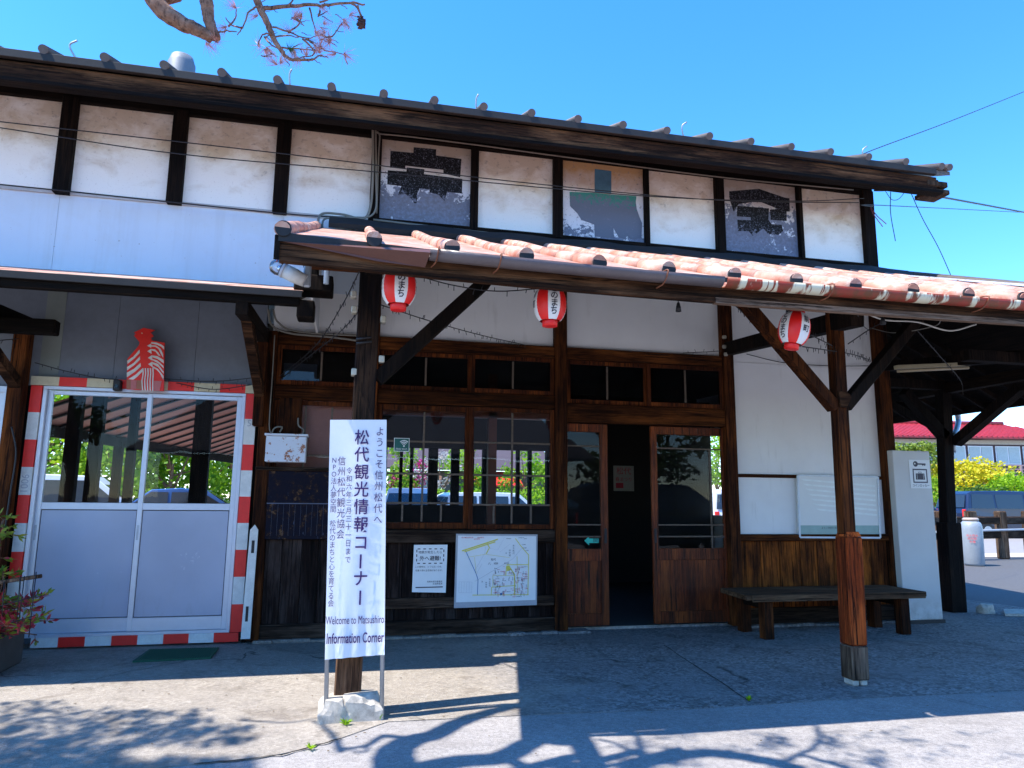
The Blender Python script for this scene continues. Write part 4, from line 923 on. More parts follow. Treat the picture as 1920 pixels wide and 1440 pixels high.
mb = MB(); text_bm(mb, 'ようこそ松代へお越しください', 5.65, 1.1, .026, 7.582); mb.obj('lettering', INK, fb)
# rusty meter box on its board
mbx = thing('meter_box', 'rusty white metal meter box on a dark backing board', 'meter box', (-.65, 7.55, 1.75))
MB().box(-.74, -.52, 7.56, 7.6, 2.04, 2.41, .005).obj('backing_board', W_post, mbx)
MB().box(-.835, -.45, 7.42, 7.6, 1.745, 2.0, .006).obj('case', RUSTY, mbx); MB().box(-.85, -.435, 7.40, 7.6, 2.003, 2.025, .004).obj('lid', RUSTY, mbx)
mb = MB().tube(bend([(-.8, 7.55, 2.03), (-.77, 7.53, 2.09), (-.7, 7.53, 2.1), (-.72, 7.55, 2.05)], 4), .008, 6).tube(bend([(-.5, 7.55, 2.03), (-.49, 7.53, 2.08), (-.54, 7.53, 2.12), (-.55, 7.55, 2.2)], 4), .008, 6).obj('cable', WIREG, mbx)
bb = thing('old_notice_board', 'dark peeling notice board below the meter box', 'board', (-.35, 7.56, .98))
MB().box(-.90, .18, 7.555, 7.60, .985, 1.66, .004).obj('panel', BOARD, bb); MB().box(-.93, .19, 7.53, 7.60, 1.664, 1.70, .005).obj('top_rail', W_greyx, bb); 
mb = MB(); mb.rnd = .5
for i in range(20): mb.box(-.86+i*.055, -.8585+i*.055, 7.5535, 7.5545, 1.02, 1.33)
mb.box(-.88, .17, 7.5525, 7.5545, 1.333, 1.343); mb.obj('ruled_lines', simple('faded_rule', (.1, .11, .16), .7), bb)
# white slotted stake next to the striped frame
ws = thing('slotted_post', 'white pointed wooden board with black slots beside the striped door frame', 'board', (-.93, 7.5, .05))
MB().xz([(-.955, .06), (-.87, .06), (-.86, 1.08), (-.895, 1.13), (-.935, 1.08)], 7.48, .025).obj('board', WHP, ws)
MB().box(-.912, -.885, 7.4775, 7.4795, .86, .98).box(-.925, -.90, 7.4775, 7.4795, .22, .36).obj('slot', BLK, ws)
# door mat
mb = MB(); mb.poly([(-1.736, 6.886, .002), (-1.119, 6.92, .002), (-1.125, 7.354, .002), (-1.728, 7.387, .002)], (0, 0, .014))
for i in range(30):
    for j in range(14): x = -1.70+i*.0195; y = 6.93+j*.03; mb.box(x, x+.009, y, y+.014, .016, .022)
tag(mb.obj('door_mat', GREENM), 'green rectangular rubber mat on the ground before the aluminium doors', 'mat')
# bird ornament
ZB = lambda X, Y: (lambda p: (p.x, p.z))(P(220+X/9.6, 600+Y/9.6, 7.5))
bi = thing('bird_ornament', 'red bird cut-out with white striped wings perched above the aluminium doors', 'ornament', (-2.05, 7.52, 2.42))
def bp(name, pts, y, mat, th=.02): return MB().xz([ZB(*q) for q in pts], y, th).obj(name, mat, bi)
bp('body', [(400, 400), (300, 280), (330, 250), (300, 222), (350, 200), (470, 140), (670, 180), (595, 225), (650, 285), (600, 318), (625, 370), (850, 410), (835, 1280), (165, 1245), (180, 700), (320, 540), (390, 450)], 7.50, REDP)
for pts in ([(400, 535), (405, 590), (310, 690), (185, 790), (180, 735), (290, 660)], [(408, 655), (412, 710), (320, 800), (178, 905), (175, 850), (300, 770)], [(418, 775), (425, 835), (320, 930), (172, 1030), (172, 950), (300, 880)], [(445, 880), (455, 925), (360, 1020), (290, 1075), (200, 1065), (330, 985)],
            [(535, 465), (610, 425), (610, 500)], [(540, 565), (610, 520), (618, 610)], [(550, 682), (625, 635), (630, 730)], [(555, 795), (630, 750), (635, 850)],
            [(612, 400), (700, 405), (790, 440), (845, 480), (842, 540), (790, 480), (700, 440), (612, 425)], [(612, 455), (700, 460), (780, 520), (825, 610), (825, 680), (790, 620), (740, 520), (680, 480), (612, 478)], [(615, 525), (680, 530), (740, 590), (780, 650), (740, 640), (690, 570), (615, 545)],
            [(630, 640), (720, 650), (835, 720), (835, 780), (720, 700), (632, 670)], [(632, 700), (720, 730), (835, 830), (835, 870), (740, 780), (632, 722)], [(635, 760), (730, 790), (835, 930), (835, 970), (740, 850), (635, 790)], [(635, 830), (730, 880), (835, 1010), (830, 1075), (760, 950), (700, 890), (635, 862)]):
    bp('wing_stripe', pts, 7.496, WHP, .004)
for i in range(5):
    x = 450+i*45; bp('tail_stripe', [(x, 870), (x+22, 870), (x+28, 960), (x+5+i*4, 1100), (x+20, 1285), (x-2, 1285), (x-15+i*4, 1100), (x+8, 960)], 7.494, WHP, .005)
bp('base_block', [(245, 1080), (350, 1085), (335, 1245), (245, 1245)], 7.496, PINKP, .004); bp('base_block', [(660, 1095), (800, 1100), (760, 1275), (660, 1275)], 7.496, PINKP, .004); bp('base_block', [(167, 1078), (243, 1080), (243, 1243), (167, 1240)], 7.496, TANP, .004); bp('base_block', [(355, 1085), (440, 1088), (450, 1255), (340, 1245)], 7.496, TANP, .004)
bp('eye', [(430, 235), (445, 225), (460, 240), (445, 250)], 7.496, CRM, .004)
sp = thing('sensor_box', 'small black sensor box on the striped rail left of the bird', 'sensor', (-2.28, 7.55, 2.4)); a = P(222, 722, 7.55)
MB().box(a.x-.035, a.x+.03, 7.5, 7.58, a.z-.06, a.z+.045, .006).obj('case', BLK, sp); MB().tube([(a.x, 7.5, a.z-.02), (a.x, 7.492, a.z-.02)], .018, 12).obj('lens', GLASSD, sp)

# floodlight with clear bulb, bracket and black bracket box
fl = thing('security_lamp', 'white cylindrical lamp with clear glass bulb beside the canopy\'s left end', 'lamp', (-.5, 6.0, 3.2))
c0 = P(572, 527, 4.8); c1 = P(534, 508, 4.8)
d = (c1-c0).normalized()
MB().tube([c0, c0+(c1-c0)*.5, c1], [.042, .05, .049], 16).obj('housing', simple('lamp_white', (.62, .6, .56), .4), fl)
MB().tube([c1, c1+d*.005, c1+d*.02], [.05, .054, .051], 16).obj('collar', GREYL, fl)
MB().tube([c1+d*.02, c1+d*.05, c1+d*.08, c1+d*.10, c1+d*.105], [.047, .054, .047, .026, .005], 16).obj('bulb_glass', glass('clear_bulb', (.9, .95, 1), 2, .06), fl)
MB().tube([c1+d*.015, c1+d*.055], [.042, .012], 14).obj('reflector', simple('mirror', (.8, .8, .8), .15, .9, .05), fl)
a = P(575, 512, 4.82)
MB().box(a.x-.02, a.x+.03, 4.8, 4.83, a.z-.1, a.z+.06, .01).obj('mount', STEEL, fl)
part(MB().box(-.45, -.35, 6.15, 6.25, 3.15, 3.62, .006), 'gable_strut', W_black); part(MB().box(-.54, -.22, 6.05, 6.3, 3.13, 3.27, .01), 'gable_beam', W_black)
part(MB().tube([(-.27, 5.9, 3.15), (-.27, 5.9, 3.55)], .022, 8), 'downpipe', simple('pale_pipe', (.55, .65, .75), .5))

# paper lanterns
def lantern_proto(name, label, rz, loc):
    t = thing(name, label, 'lantern', (0, 0, 0), 'red and white paper lanterns hanging under the canopy eave')
    prof = []; n = 22
    for i in range(n+1):
        v = i/n; zz = .115-v*.23; r_ = .109*math.sqrt(max(0, 1-(abs(zz)/.142)**2.3)); r_ = max(r_, .05)
        prof.append((r_*(1+(.016 if i % 2 else 0)), zz))
    seg = 48
    mb = MB(); mb.rnd = .5
    mb.lathe(prof, (0, 0, 0), seg, True, lambda i, k: 1 if (k//6) % 2 == 0 else 0)
    mb.obj('shade', [LTPAPER, LTRED], t)
    mb = MB(); mb.rnd = .5; mb.lathe([(.0, .135), (.045, .135), (.058, .132), (.058, .112), (.05, .11)], (0, 0, 0), 24).lathe([(.05, -.11), (.052, -.112), (.05, -.15), (.044, -.152), (0, -.15)], (0, 0, 0), 24); mb.obj('rim', LTRED, t)
    mb = MB(); mb.rnd = .5; mb.tube([(-.045, 0, .13), (-.01, 0, .19), (.0, 0, .2)], .0018, 5).tube([(.045, 0, .13), (.01, 0, .19), (.0, 0, .2)], .0018, 5); mb.obj('hanger', WIRE, t)
    # lettering wrapped on the white gores
    mb = MB(); mb.rnd = .5
    def curved(s, ang, z, size):
        cu = bpy.data.curves.new('t', 'FONT'); cu.body = s; cu.size = size; cu.align_x = 'CENTER'; cu.align_y = 'CENTER'; cu.offset = .001; cu.resolution_u = 2
        o = bpy.data.objects.new('t', cu); col.objects.link(o); me = bpy.data.meshes.new_from_object(o.evaluated_get(bpy.context.evaluated_depsgraph_get()))
        vs = []
        for v in me.vertices:
            zz = z+v.co.y; r_ = .109*math.sqrt(max(.05, 1-(abs(zz)/.142)**2.3))*1.035; a_ = ang+v.co.x/.112
            vs.append(mb.bm.verts.new((r_*math.cos(a_), r_*math.sin(a_), zz)))
        for p in me.polygons: mb._f([mb.bm.faces.new([vs[i] for i in p.vertices])])
        bpy.data.objects.remove(o); bpy.data.meshes.remove(me); bpy.data.curves.remove(cu)
    for g in range(4):
        ang = 2*math.pi*(9+12*g)/seg; s = ['どのまち', '前町', 'どのまち', '前町'][g]
        zs = [.082, .033, -.018, -.068] if len(s) == 4 else [.06, -.01]
        for ch, zz in zip(s, zs): curved(ch, ang, zz, .056)
    mb.obj('lettering', INK, t)
    mb = MB(); mb.rnd = .5
    mb.box(-.022, .022, -.0535, -.0525, -.138, -.124); mb.obj('sticker', PAPER, t)
    t.location = loc; t.rotation_euler = (0, R(0), rz); return t
l1 = P(748, 539, 4.45); l2 = P(1031, 571, 4.45); l3 = P(1489, 617, 4.45)
# gore with どのまち (g=0) at angle 67.5deg; facing camera needs angle towards camera
def face(l, extra): return math.atan2(-l.y, -l.x) - R(67.5) + R(extra)
L = lantern_proto('paper_lantern', 'leftmost paper lantern, right of the leaning post', face(l1, 8), l1)
dup(L, l2, 'middle paper lantern, hanging in front of the post between window and door', face(l2, 16))
o3 = dup(L, l3, 'rightmost paper lantern, tilted, hanging near the right canopy post', face(l3, -42)); o3.rotation_euler = (R(6), R(-9), face(l3, -42))

# bulb sockets and festoon wires
fest = thing('festoon_cable', 'thin black festoon cable with sockets running under the canopy eave', 'cable', (0, 4.4, 2.9))
MB().tube(bend([(-.3, 4.42, 2.84), (l1.x, 4.45, l1.z+.2), (.9, 4.45, 2.84), (l2.x, 4.45, l2.z+.2), (2.2, 4.45, 2.79), (l3.x, 4.45, l3.z+.2), (4.2, 4.45, 2.80), (5.6, 4.45, 2.85)], 8, .01), .004, 5).obj('wire', WIRE, fest)
for px, py in ((1272, 575), (1478, 578), (1655, 600)):
    q = P(px, py, 4.45); MB().tube([(q.x, 4.45, q.z+.03), (q.x, 4.45, q.z+.0), (q.x, 4.45, q.z-.035)], [.008, .016, .02], 10).tube([(q.x, 4.45, q.z+.03), (q.x, 4.45, 2.83)], .003, 5).obj('socket', BLK, fest)
def string(label, pts, sagv=.0, step=.045, seed=1, lit=False):
    step = max(step, .06)
    random.seed(seed); path = bend(pts, 14, sagv); mb = MB(); mb.rnd = .4
    mb.tube(path, .0045, 5)
    acc = 0
    for i in range(1, len(path)):
        a, b = path[i-1], path[i]; l = (b-a).length; acc += l
        while acc > step:
            acc -= step*random.uniform(.6, 1.5); p = a.lerp(b, random.random()); s_ = random.choice((-1, 1, 1, -1, -1)); ln = random.uniform(.022, .04)
            mb.tube([p, p+Vector((random.uniform(-.3, .3)*ln, random.uniform(-.2, .2)*ln, s_*ln))], .0028, 4)
    return tag(mb.obj('string_light', WIRE), label, 'string light', 'fairy light strings draped under the eaves')
Q = lambda x, y, Y: tuple(P(x, y, Y))
string('light string from first lantern to middle lantern along the eave', [Q(775, 515, 4.6), Q(850, 535, 4.6), Q(930, 546, 4.6), Q(1015, 541, 4.6)], 0, .045, 1)
string('light string from leaning post down across the brace to window head', [Q(712, 571, 5.05), Q(800, 600, 5.8), Q(900, 628, 6.6), Q(985, 647, 7.5)], 0, .045, 2)
string('light string from canopy eave down-left to the annex corner, outer strand', [Q(677, 502, 5.0), Q(640, 575, 5.6), Q(590, 650, 6.6), Q(525, 705, 7.5)], 0, .05, 3)
string('light string from leaning post down-left to the annex corner, lower strand', [Q(680, 575, 5.05), Q(640, 620, 5.9), Q(580, 668, 6.8), Q(525, 712, 7.5)], 0, .05, 4)
string('light string drooping from annex bracket to striped rail left of the bird', [Q(65, 680, 7.4), Q(120, 695, 7.45), Q(180, 708, 7.5), Q(222, 712, 7.5)], 0, .05, 5)
string('light string along the striped rail right of the bird', [Q(305, 710, 7.5), Q(400, 715, 7.5), Q(480, 708, 7.45)], 0, .05, 6)
string('light string sagging over the striped rail to the right of the bird, lower strand', [Q(330, 718, 7.52), Q(400, 730, 7.52), Q(470, 722, 7.5)], 0, .05, 7)
string('light string from eave to wall post above right window bay', [Q(1375, 570, 5.0), Q(1410, 600, 5.3), Q(1445, 615, 5.4)], 0, .04, 8)
string('light string from right lantern to right canopy post, upper strand', [Q(1520, 628, 4.5), Q(1560, 648, 4.9)], 0, .035, 9)
string('light string from right canopy post up to the eave over dark bay', [Q(1590, 645, 5.0), Q(1630, 618, 4.8), Q(1665, 600, 4.6)], 0, .04, 10)
string('light string from right lantern past right post to corner post, lower strand', [Q(1505, 650, 4.6), Q(1560, 658, 4.98), Q(1600, 665, 5.6), Q(1632, 675, 7.0)], 0, .04, 11)
string('light string along the beam above the door transom', [Q(1280, 662, 7.55), Q(1320, 660, 7.54), Q(1352, 658, 7.5)], 0, .05, 12)
string('light string at far left under the annex eave', [Q(-20, 640, 7.3), Q(35, 635, 7.45)], 0, .06, 13)
string('light string crossing the sky gap below the east canopy', [Q(1660, 775, 11), Q(1700, 765, 11), Q(1770, 785, 12)], 0, .12, 14)
string('light string hanging from dark east canopy soffit', [Q(1720, 620, 5.6), Q(1760, 665, 6.0), Q(1800, 712, 6.4), Q(1806, 740, 6.4)], 0, .05, 15)

# electric wires over the upper wall and the sky
def wire(label, pts, r_, sagv=0, mat=WIRE, name='overhead_wire', grp='wires strung across the upper wall'):
    mb = MB(); mb.rnd = .5; mb.tube(bend(pts, 10, sagv), r_, 5); return tag(mb.obj(name, mat), label, 'wire', grp)
wire('upper one of two thin wires crossing the upper wall panels', [Q(-10, 227, 7.2), Q(520, 287, 7.2), Q(960, 340, 7.25), Q(1340, 375, 7.35), Q(1610, 380, 7.5)], .006)
wire('lower one of two thin wires crossing the upper wall panels', [Q(-10, 238, 7.2), Q(330, 288, 7.2), Q(700, 322, 7.2), Q(1200, 367, 7.3), Q(1480, 377, 7.4), Q(1620, 372, 7.5)], .006)
wire('long drooping cable over the pale siding below upper panels', [Q(-10, 345, 7.55), Q(120, 358, 7.5), Q(330, 380, 7.5), Q(560, 403, 7.5), Q(690, 408, 7.55)], .008)
wire('grey cable clipped under the upper eave', [Q(705, 225, 7.55), Q(770, 236, 7.3), Q(1000, 272, 7.3), Q(1280, 290, 7.3), Q(1600, 335, 7.3)], .012, 0, WIREG)
wire('cable looping over the three painted panels', [Q(706, 400, 7.57), Q(712, 262, 7.57), Q(722, 252, 7.57), Q(880, 270, 7.57), Q(1050, 293, 7.57), Q(1350, 332, 7.57), Q(1600, 356, 7.57)], .009, 0, WIREG)
wire('bundle of grey cables running down beside the first painted panel', [Q(699, 230, 7.5), Q(699, 330, 7.5), Q(694, 390, 7.5), Q(680, 410, 7.5), Q(640, 402, 7.5), Q(602, 402, 7.4), Q(596, 428, 7.2)], .014, 0, WIREG)
wire('second cable running down beside the first painted panel', [Q(704, 230, 7.52), Q(705, 330, 7.52), Q(701, 400, 7.5), Q(650, 408, 7.48), Q(610, 410, 7.35), Q(604, 428, 7.2)], .011, 0, WIREG)
wire('conduit along the sill below the painted panels', [Q(700, 412, 7.56), Q(880, 433, 7.56), Q(1200, 468, 7.56), Q(1500, 493, 7.56), Q(1625, 500, 7.56)], .013, 0, WIREG)
wire('cable bundle hanging down the annex corner, bending along the wall', [Q(503, 580, 7.5), Q(510, 610, 7.5), Q(545, 625, 7.52), Q(620, 632, 7.54), Q(680, 640, 7.54)], .012, 0, WIREG)
wire('second cable of the bundle at the annex corner', [Q(512, 580, 7.52), Q(522, 605, 7.52), Q(560, 622, 7.54), Q(680, 630, 7.55)], .01, 0, WIREG)
wire('cable dropping from annex corner to the meter box', [Q(515, 628, 7.5), Q(511, 700, 7.5), Q(505, 790, 7.5), Q(508, 815, 7.45)], .006, 0, WIREG)
wire('black cable running down the post between aluminium doors', [Q(22, 800, 7.4), Q(30, 850, 7.4), Q(20, 920, 7.4), Q(8, 1000, 7.4)], .008)
wire('thin wire sagging across the white wall right of the door', [Q(1400, 664, 7.6), Q(1470, 680, 7.6), Q(1560, 686, 7.6), Q(1640, 686, 7.6)], .005)
g2_ = 'overhead wires against the sky'
wire('single wire rising to the upper right sky from the roof', [Q(1600, 298, 8), Q(1640, 280, 8.2), Q(1780, 228, 9), Q(1930, 168, 10)], .007, 0, WIRE, 'overhead_wire', g2_)
wire('twisted pair of wires leaving the roof end to the right', [Q(1640, 357, 7.3), Q(1720, 362, 7.6), Q(1930, 400, 10)], .014, 0, WIRE, 'overhead_wire', g2_)
wire('thin wire below the twisted pair leaving to the right', [Q(1636, 388, 7.5), Q(1650, 385, 7.6), Q(1930, 399, 11)], .006, 0, WIRE, 'overhead_wire', g2_)
wire('slack wire running from the roof end down to the canopy roof', [Q(1706, 357, 7.1), Q(1730, 410, 7.1), Q(1760, 465, 7.2), Q(1788, 528, 7.2)], .005, 0, WIRE, 'overhead_wire', g2_)
wire('cut wire with knob hanging from the roof end', [Q(1670, 360, 7.1), Q(1670, 400, 7.1), Q(1679, 452, 7.1)], .005, 0, WIRE, 'overhead_wire', g2_)
wire('small loop of wire under the roof end', [Q(1660, 358, 7.1), Q(1672, 374, 7.1), Q(1685, 373, 7.1), Q(1698, 358, 7.1)], .004, 0, WIRE, 'overhead_wire', g2_)
wire('frayed pink wires sticking out below the corner insulator', [Q(1632, 390, 7.5), Q(1640, 405, 7.4), Q(1655, 425, 7.4)], .006, 0, simple('faded_pink_wire', (.3, .1, .15), .6), 'overhead_wire', g2_)
wire('frayed wire spreading right below the corner insulator', [Q(1632, 388, 7.5), Q(1645, 405, 7.4), Q(1662, 420, 7.4)], .006, 0, simple('faded_pink_wire2', (.3, .1, .15), .6), 'overhead_wire', g2_)
wire('wire loop dangling from the canopy\'s left end', [Q(530, 460, 4.6), Q(522, 480, 4.6), Q(519, 490, 4.6), Q(523, 452, 4.6), Q(531, 465, 4.6)], .003, 0, simple('red_wire', (.25, .03, .05), .5), 'overhead_wire', 'wires under the canopy')
wire('white cable looping under the right canopy eave', [Q(1620, 586, 4.6), Q(1660, 600, 4.6), Q(1720, 604, 4.6), Q(1780, 620, 4.6), Q(1830, 608, 4.6)], .007, 0, simple('white_cable', (.55, .52, .46), .5), 'overhead_wire', 'wires under the canopy')
wire('grey wire sagging below the right canopy eave', [Q(1632, 615, 5.5), Q(1680, 624, 5.2), Q(1750, 612, 4.9), Q(1765, 600, 4.7)], .004, 0, WIREG, 'overhead_wire', 'wires under the canopy')
wire('dark wire running from the eave to the corner post', [Q(1607, 588, 4.6), Q(1618, 610, 5.5), Q(1630, 620, 7.2)], .004, 0, WIRE, 'overhead_wire', 'wires under the canopy')
# small insulators on the left post
ins_p = [(663, 556), (664, 584), (718, 602), (664, 700), (715, 676)]
mb = MB()
for px, py in ins_p: q = P(px, py, 5.1); mb.box(q.x-.02, q.x+.02, 5.03, 5.1, q.z-.025, q.z+.025, .006)
part(mb, 'insulator', IVORY)
mb = MB()
for px, py in ((1358, 632), (1358, 650), (1361, 664)): q = P(px, py, 7.5); mb.lathe([(0, .02), (.02, .018), (.025, 0), (.02, -.02), (0, -.022)], (q.x, 7.5, q.z), 12)
part(mb, 'insulator', IVORY)
part(MB().tube([tuple(P(696, 632, 5.0)), tuple(P(668, 636, 5.0))], .008, 6).tube([tuple(P(697, 640, 5.0)), tuple(P(668, 644, 5.0))], .008, 6), 'wire_wrap', WIRE)
# fluorescent batten under east soffit
ft = thing('fluorescent_light', 'unlit fluorescent batten hanging under the dark east canopy', 'light', (6.67, 7, 3.0))
a = P(1680, 692, 6.9); b = P(1818, 686, 6.9)
MB().bar(a+Vector((0, 0, .02)), b+Vector((0, 0, .02)), .07, .045, (0, 0, 1), .004).obj('housing', simple('yellowed_metal', (.4, .33, .2), .5), ft); MB().tube([a-Vector((-.02, 0, .025)), b-Vector((.02, 0, .025))], .016, 10).obj('tube', simple('dull_tube', (.5, .4, .25), .3), ft)

# bench
bn = thing('wooden_bench', 'weathered wooden bench against the orange plank wall', 'bench', (5.1, 7.1, 0))
mb = MB(); mb.rnd = None
for i in range(3): 
    y0 = 6.82+i*.215
    mb.hexa([(4.0+.02*i, y0, .40), (6.17-.0*i, y0, .40), (6.17, y0+.212, .40), (4.0+.02*(i+1), y0+.212, .40), (4.0+.02*i, y0, .452), (6.17, y0, .452), (6.17, y0+.212, .452), (4.0+.02*(i+1), y0+.212, .452)], .006)
mb.obj('seat', W_bench, bn)
MB().box(4.06, 6.14, 6.80, 6.817, .385, .45, .004).obj('front_rail', W_bench, bn)
for x in (4.28, 5.93):
    MB().box(x-.055, x+.055, 6.87, 6.98, 0.0, .398, .006).obj('leg', W_post, bn); MB().box(x-.055, x+.055, 7.3, 7.42, 0.0, .398, .006).obj('leg', W_post, bn)
    MB().box(x-.04, x+.04, 6.985, 7.295, .30, .395, .005).obj('cross_rail', W_y, bn)
# coin locker
lk = thing('coin_locker', 'tall grey steel coin locker with key and suitcase sign', 'locker', (6.65, 7.5, 0))
MB().box(6.42, 6.95, 7.46, 8.2, .04, 2.035, .006).obj('cabinet', LOCK, lk); MB().box(6.43, 6.97, 7.45, 8.2, 0, .04).obj('plinth', BLK, lk)
MB().xz([(6.64, 1.925), (6.935, 1.925), (6.935, 1.58), (6.64, 1.58)], 7.455, .003).obj('sign_panel', PAPER, lk)
mb = MB(); mb.rnd = .5; yy = 7.4535
mb.tube([(6.730, yy+.001, 1.875), (6.730, yy, 1.875)], .034, 16)
mb.xz([(6.750, 1.883), (6.875, 1.883), (6.875, 1.863), (6.860, 1.852), (6.850, 1.866), (6.835, 1.852), (6.820, 1.866), (6.750, 1.866)], yy, .001)
for a, b, c, d in ((6.682, 6.888, 1.815, 1.80), (6.682, 6.888, 1.66, 1.645), (6.682, 6.697, 1.80, 1.66), (6.873, 6.888, 1.80, 1.66)): mb.xz([(a, c), (b, c), (b, d), (a, d)], yy, .001)
mb.xz([(6.725, 1.76), (6.845, 1.76), (6.850, 1.685), (6.720, 1.685)], yy, .001); mb.xz([(6.765, 1.78), (6.805, 1.78), (6.805, 1.762), (6.765, 1.762)], yy, .001)
mb.obj('pictogram', simple('pictogram_grey', (.06, .055, .075), .6), lk)
mb = MB(); mb.rnd = .5; mb.tube([(6.720, yy-.001, 1.878), (6.720, yy-.002, 1.878)], .01, 10); mb.xz([(6.773, 1.776), (6.797, 1.776), (6.797, 1.764), (6.773, 1.764)], yy-.001, .001); mb.xz([(6.740, 1.757), (6.743, 1.757), (6.743, 1.69), (6.740, 1.69)], yy-.001, .001); mb.xz([(6.828, 1.757), (6.831, 1.757), (6.831, 1.69), (6.828, 1.69)], yy-.001, .001); mb.obj('pictogram_cutout', PAPER, lk)
mb = MB(); text_bm(mb, 'コインロッカー', 6.785, 1.612, .035, yy, 1, 0, .0003); mb.obj('lettering', INK, lk)
vm = thing('vending_machine', 'red and white vending machine mostly hidden behind the locker', 'vending machine', (7.2, 8.8, 0))
MB().box(6.62, 7.36, 8.5, 9.2, .08, 1.84, .01).obj('cabinet', simple('vending_white', (.7, .7, .74), .3), vm); MB().box(7.362, 7.375, 8.5, 9.15, 1.45, 1.82).box(7.362, 7.375, 8.5, 9.15, .35, 1.1).obj('red_panel', REDP, vm); MB().box(7.362, 7.42, 8.55, 8.75, 1.12, 1.2).obj('coin_tray', STEEL, vm); MB().box(6.65, 7.33, 8.52, 9.15, 0, .078).obj('plinth', BLK, vm)
MB().box(7.34, 7.385, 8.488, 8.499, 1.42, 1.84).box(7.34, 7.385, 8.488, 8.499, .35, 1.1).obj('red_trim', REDP, vm)

# planter, plant, trellis at the lower left
pl = thing('planter_box', 'dark concrete planter box at the lower left corner', 'planter', (-3.2, 6.8, 0))
MB().box(-4.6, -2.63, 6.45, 7.05, 0, .30, .02).obj('box', CONC2, pl); MB().box(-4.55, -2.68, 6.5, 7.0, .301, .31).obj('soil', simple('soil', (.03, .02, .013), 1), pl)
random.seed(21)
nd = thing('nandina_shrub', 'nandina shrub with red and green leaves in the planter', 'shrub', (-3.0, 6.6, .3))
st = MB(); lr = MB(); lg = MB()
def leafq(mb, p, d, l, wd):
    d = d.normalized(); s_ = d.cross(Vector((random.uniform(-1, 1), random.uniform(-1, 1), random.uniform(-.2, 1)))).normalized()*wd; mb.poly([p, p+d*l*.5+s_, p+d*l, p+d*l*.5-s_])
for i in range(60):
    base = Vector((random.uniform(-3.4, -2.72), random.uniform(6.5, 6.85), .3)); top = base+Vector((random.uniform(-.2, .22), random.uniform(-.35, .1), random.uniform(.05, .98)))
    if i > 44: top.z = random.uniform(.9, 1.25); top.x = random.uniform(-3.1, -2.72)
    if i < 16: top.z = random.uniform(.25, .6); top.x = random.uniform(-2.75, -2.35)
    red = top.z < .62
    st.tube(bend([base, (base+top)/2+Vector((.03, 0, .05)), top], 4), .005, 5)
    for k in range(9):
        tw = base.lerp(top, random.uniform(.35, 1)); dr = Vector((random.uniform(-1, 1), random.uniform(-1, .6), random.uniform(-.3, .6))); tp = tw+dr*.14
        st.tube([tw, tp], .002, 4)
        for j in range(8): leafq(lr if (red and random.random() < .6) or random.random() < .08 else lg, tw.lerp(tp, random.uniform(.4, 1)), dr+Vector((random.uniform(-.8, .8), random.uniform(-.8, .8), random.uniform(-.5, .5))), random.uniform(.045, .085), .012)
st.obj('stem', BARK, nd); lr.obj('red_leaves', LFR, nd); lg.obj('green_leaves', leafmat('nandina_green', (.1, .22, .02), (.4, .42, .05)), nd)
weed(-2.75, 6.35, .22, 'leafy weed at the foot of the planter', 40, LFD); weed(-2.62, 5.3, .12, 'dark weed at the left picture edge', 30, LFD)
tl_ = thing('wire_trellis', 'black wire grid with grey batten standing by the planter', 'trellis', (-2.6, 6.45, 0))
MB().bar(tuple(P(-30, 1096, 6.4)), tuple(P(78, 1080, 6.4)), .035, .03, (0, 0, 1), .004).obj('batten', W_grey, tl_)
mb = MB(); mb.rnd = .5
for (x0, y0, x1, y1) in ((68, 1072, 54, 1195), (46, 1080, 36, 1160), (38, 1080, 32, 1160), (8, 1090, 3, 1170), (70, 1117, -20, 1142), (66, 1154, -20, 1180)): mb.tube([tuple(P(x0, y0, 6.38)), tuple(P(x1, y1, 6.38))], .004, 5)
mb.obj('wire_grid', WIRE, tl_)

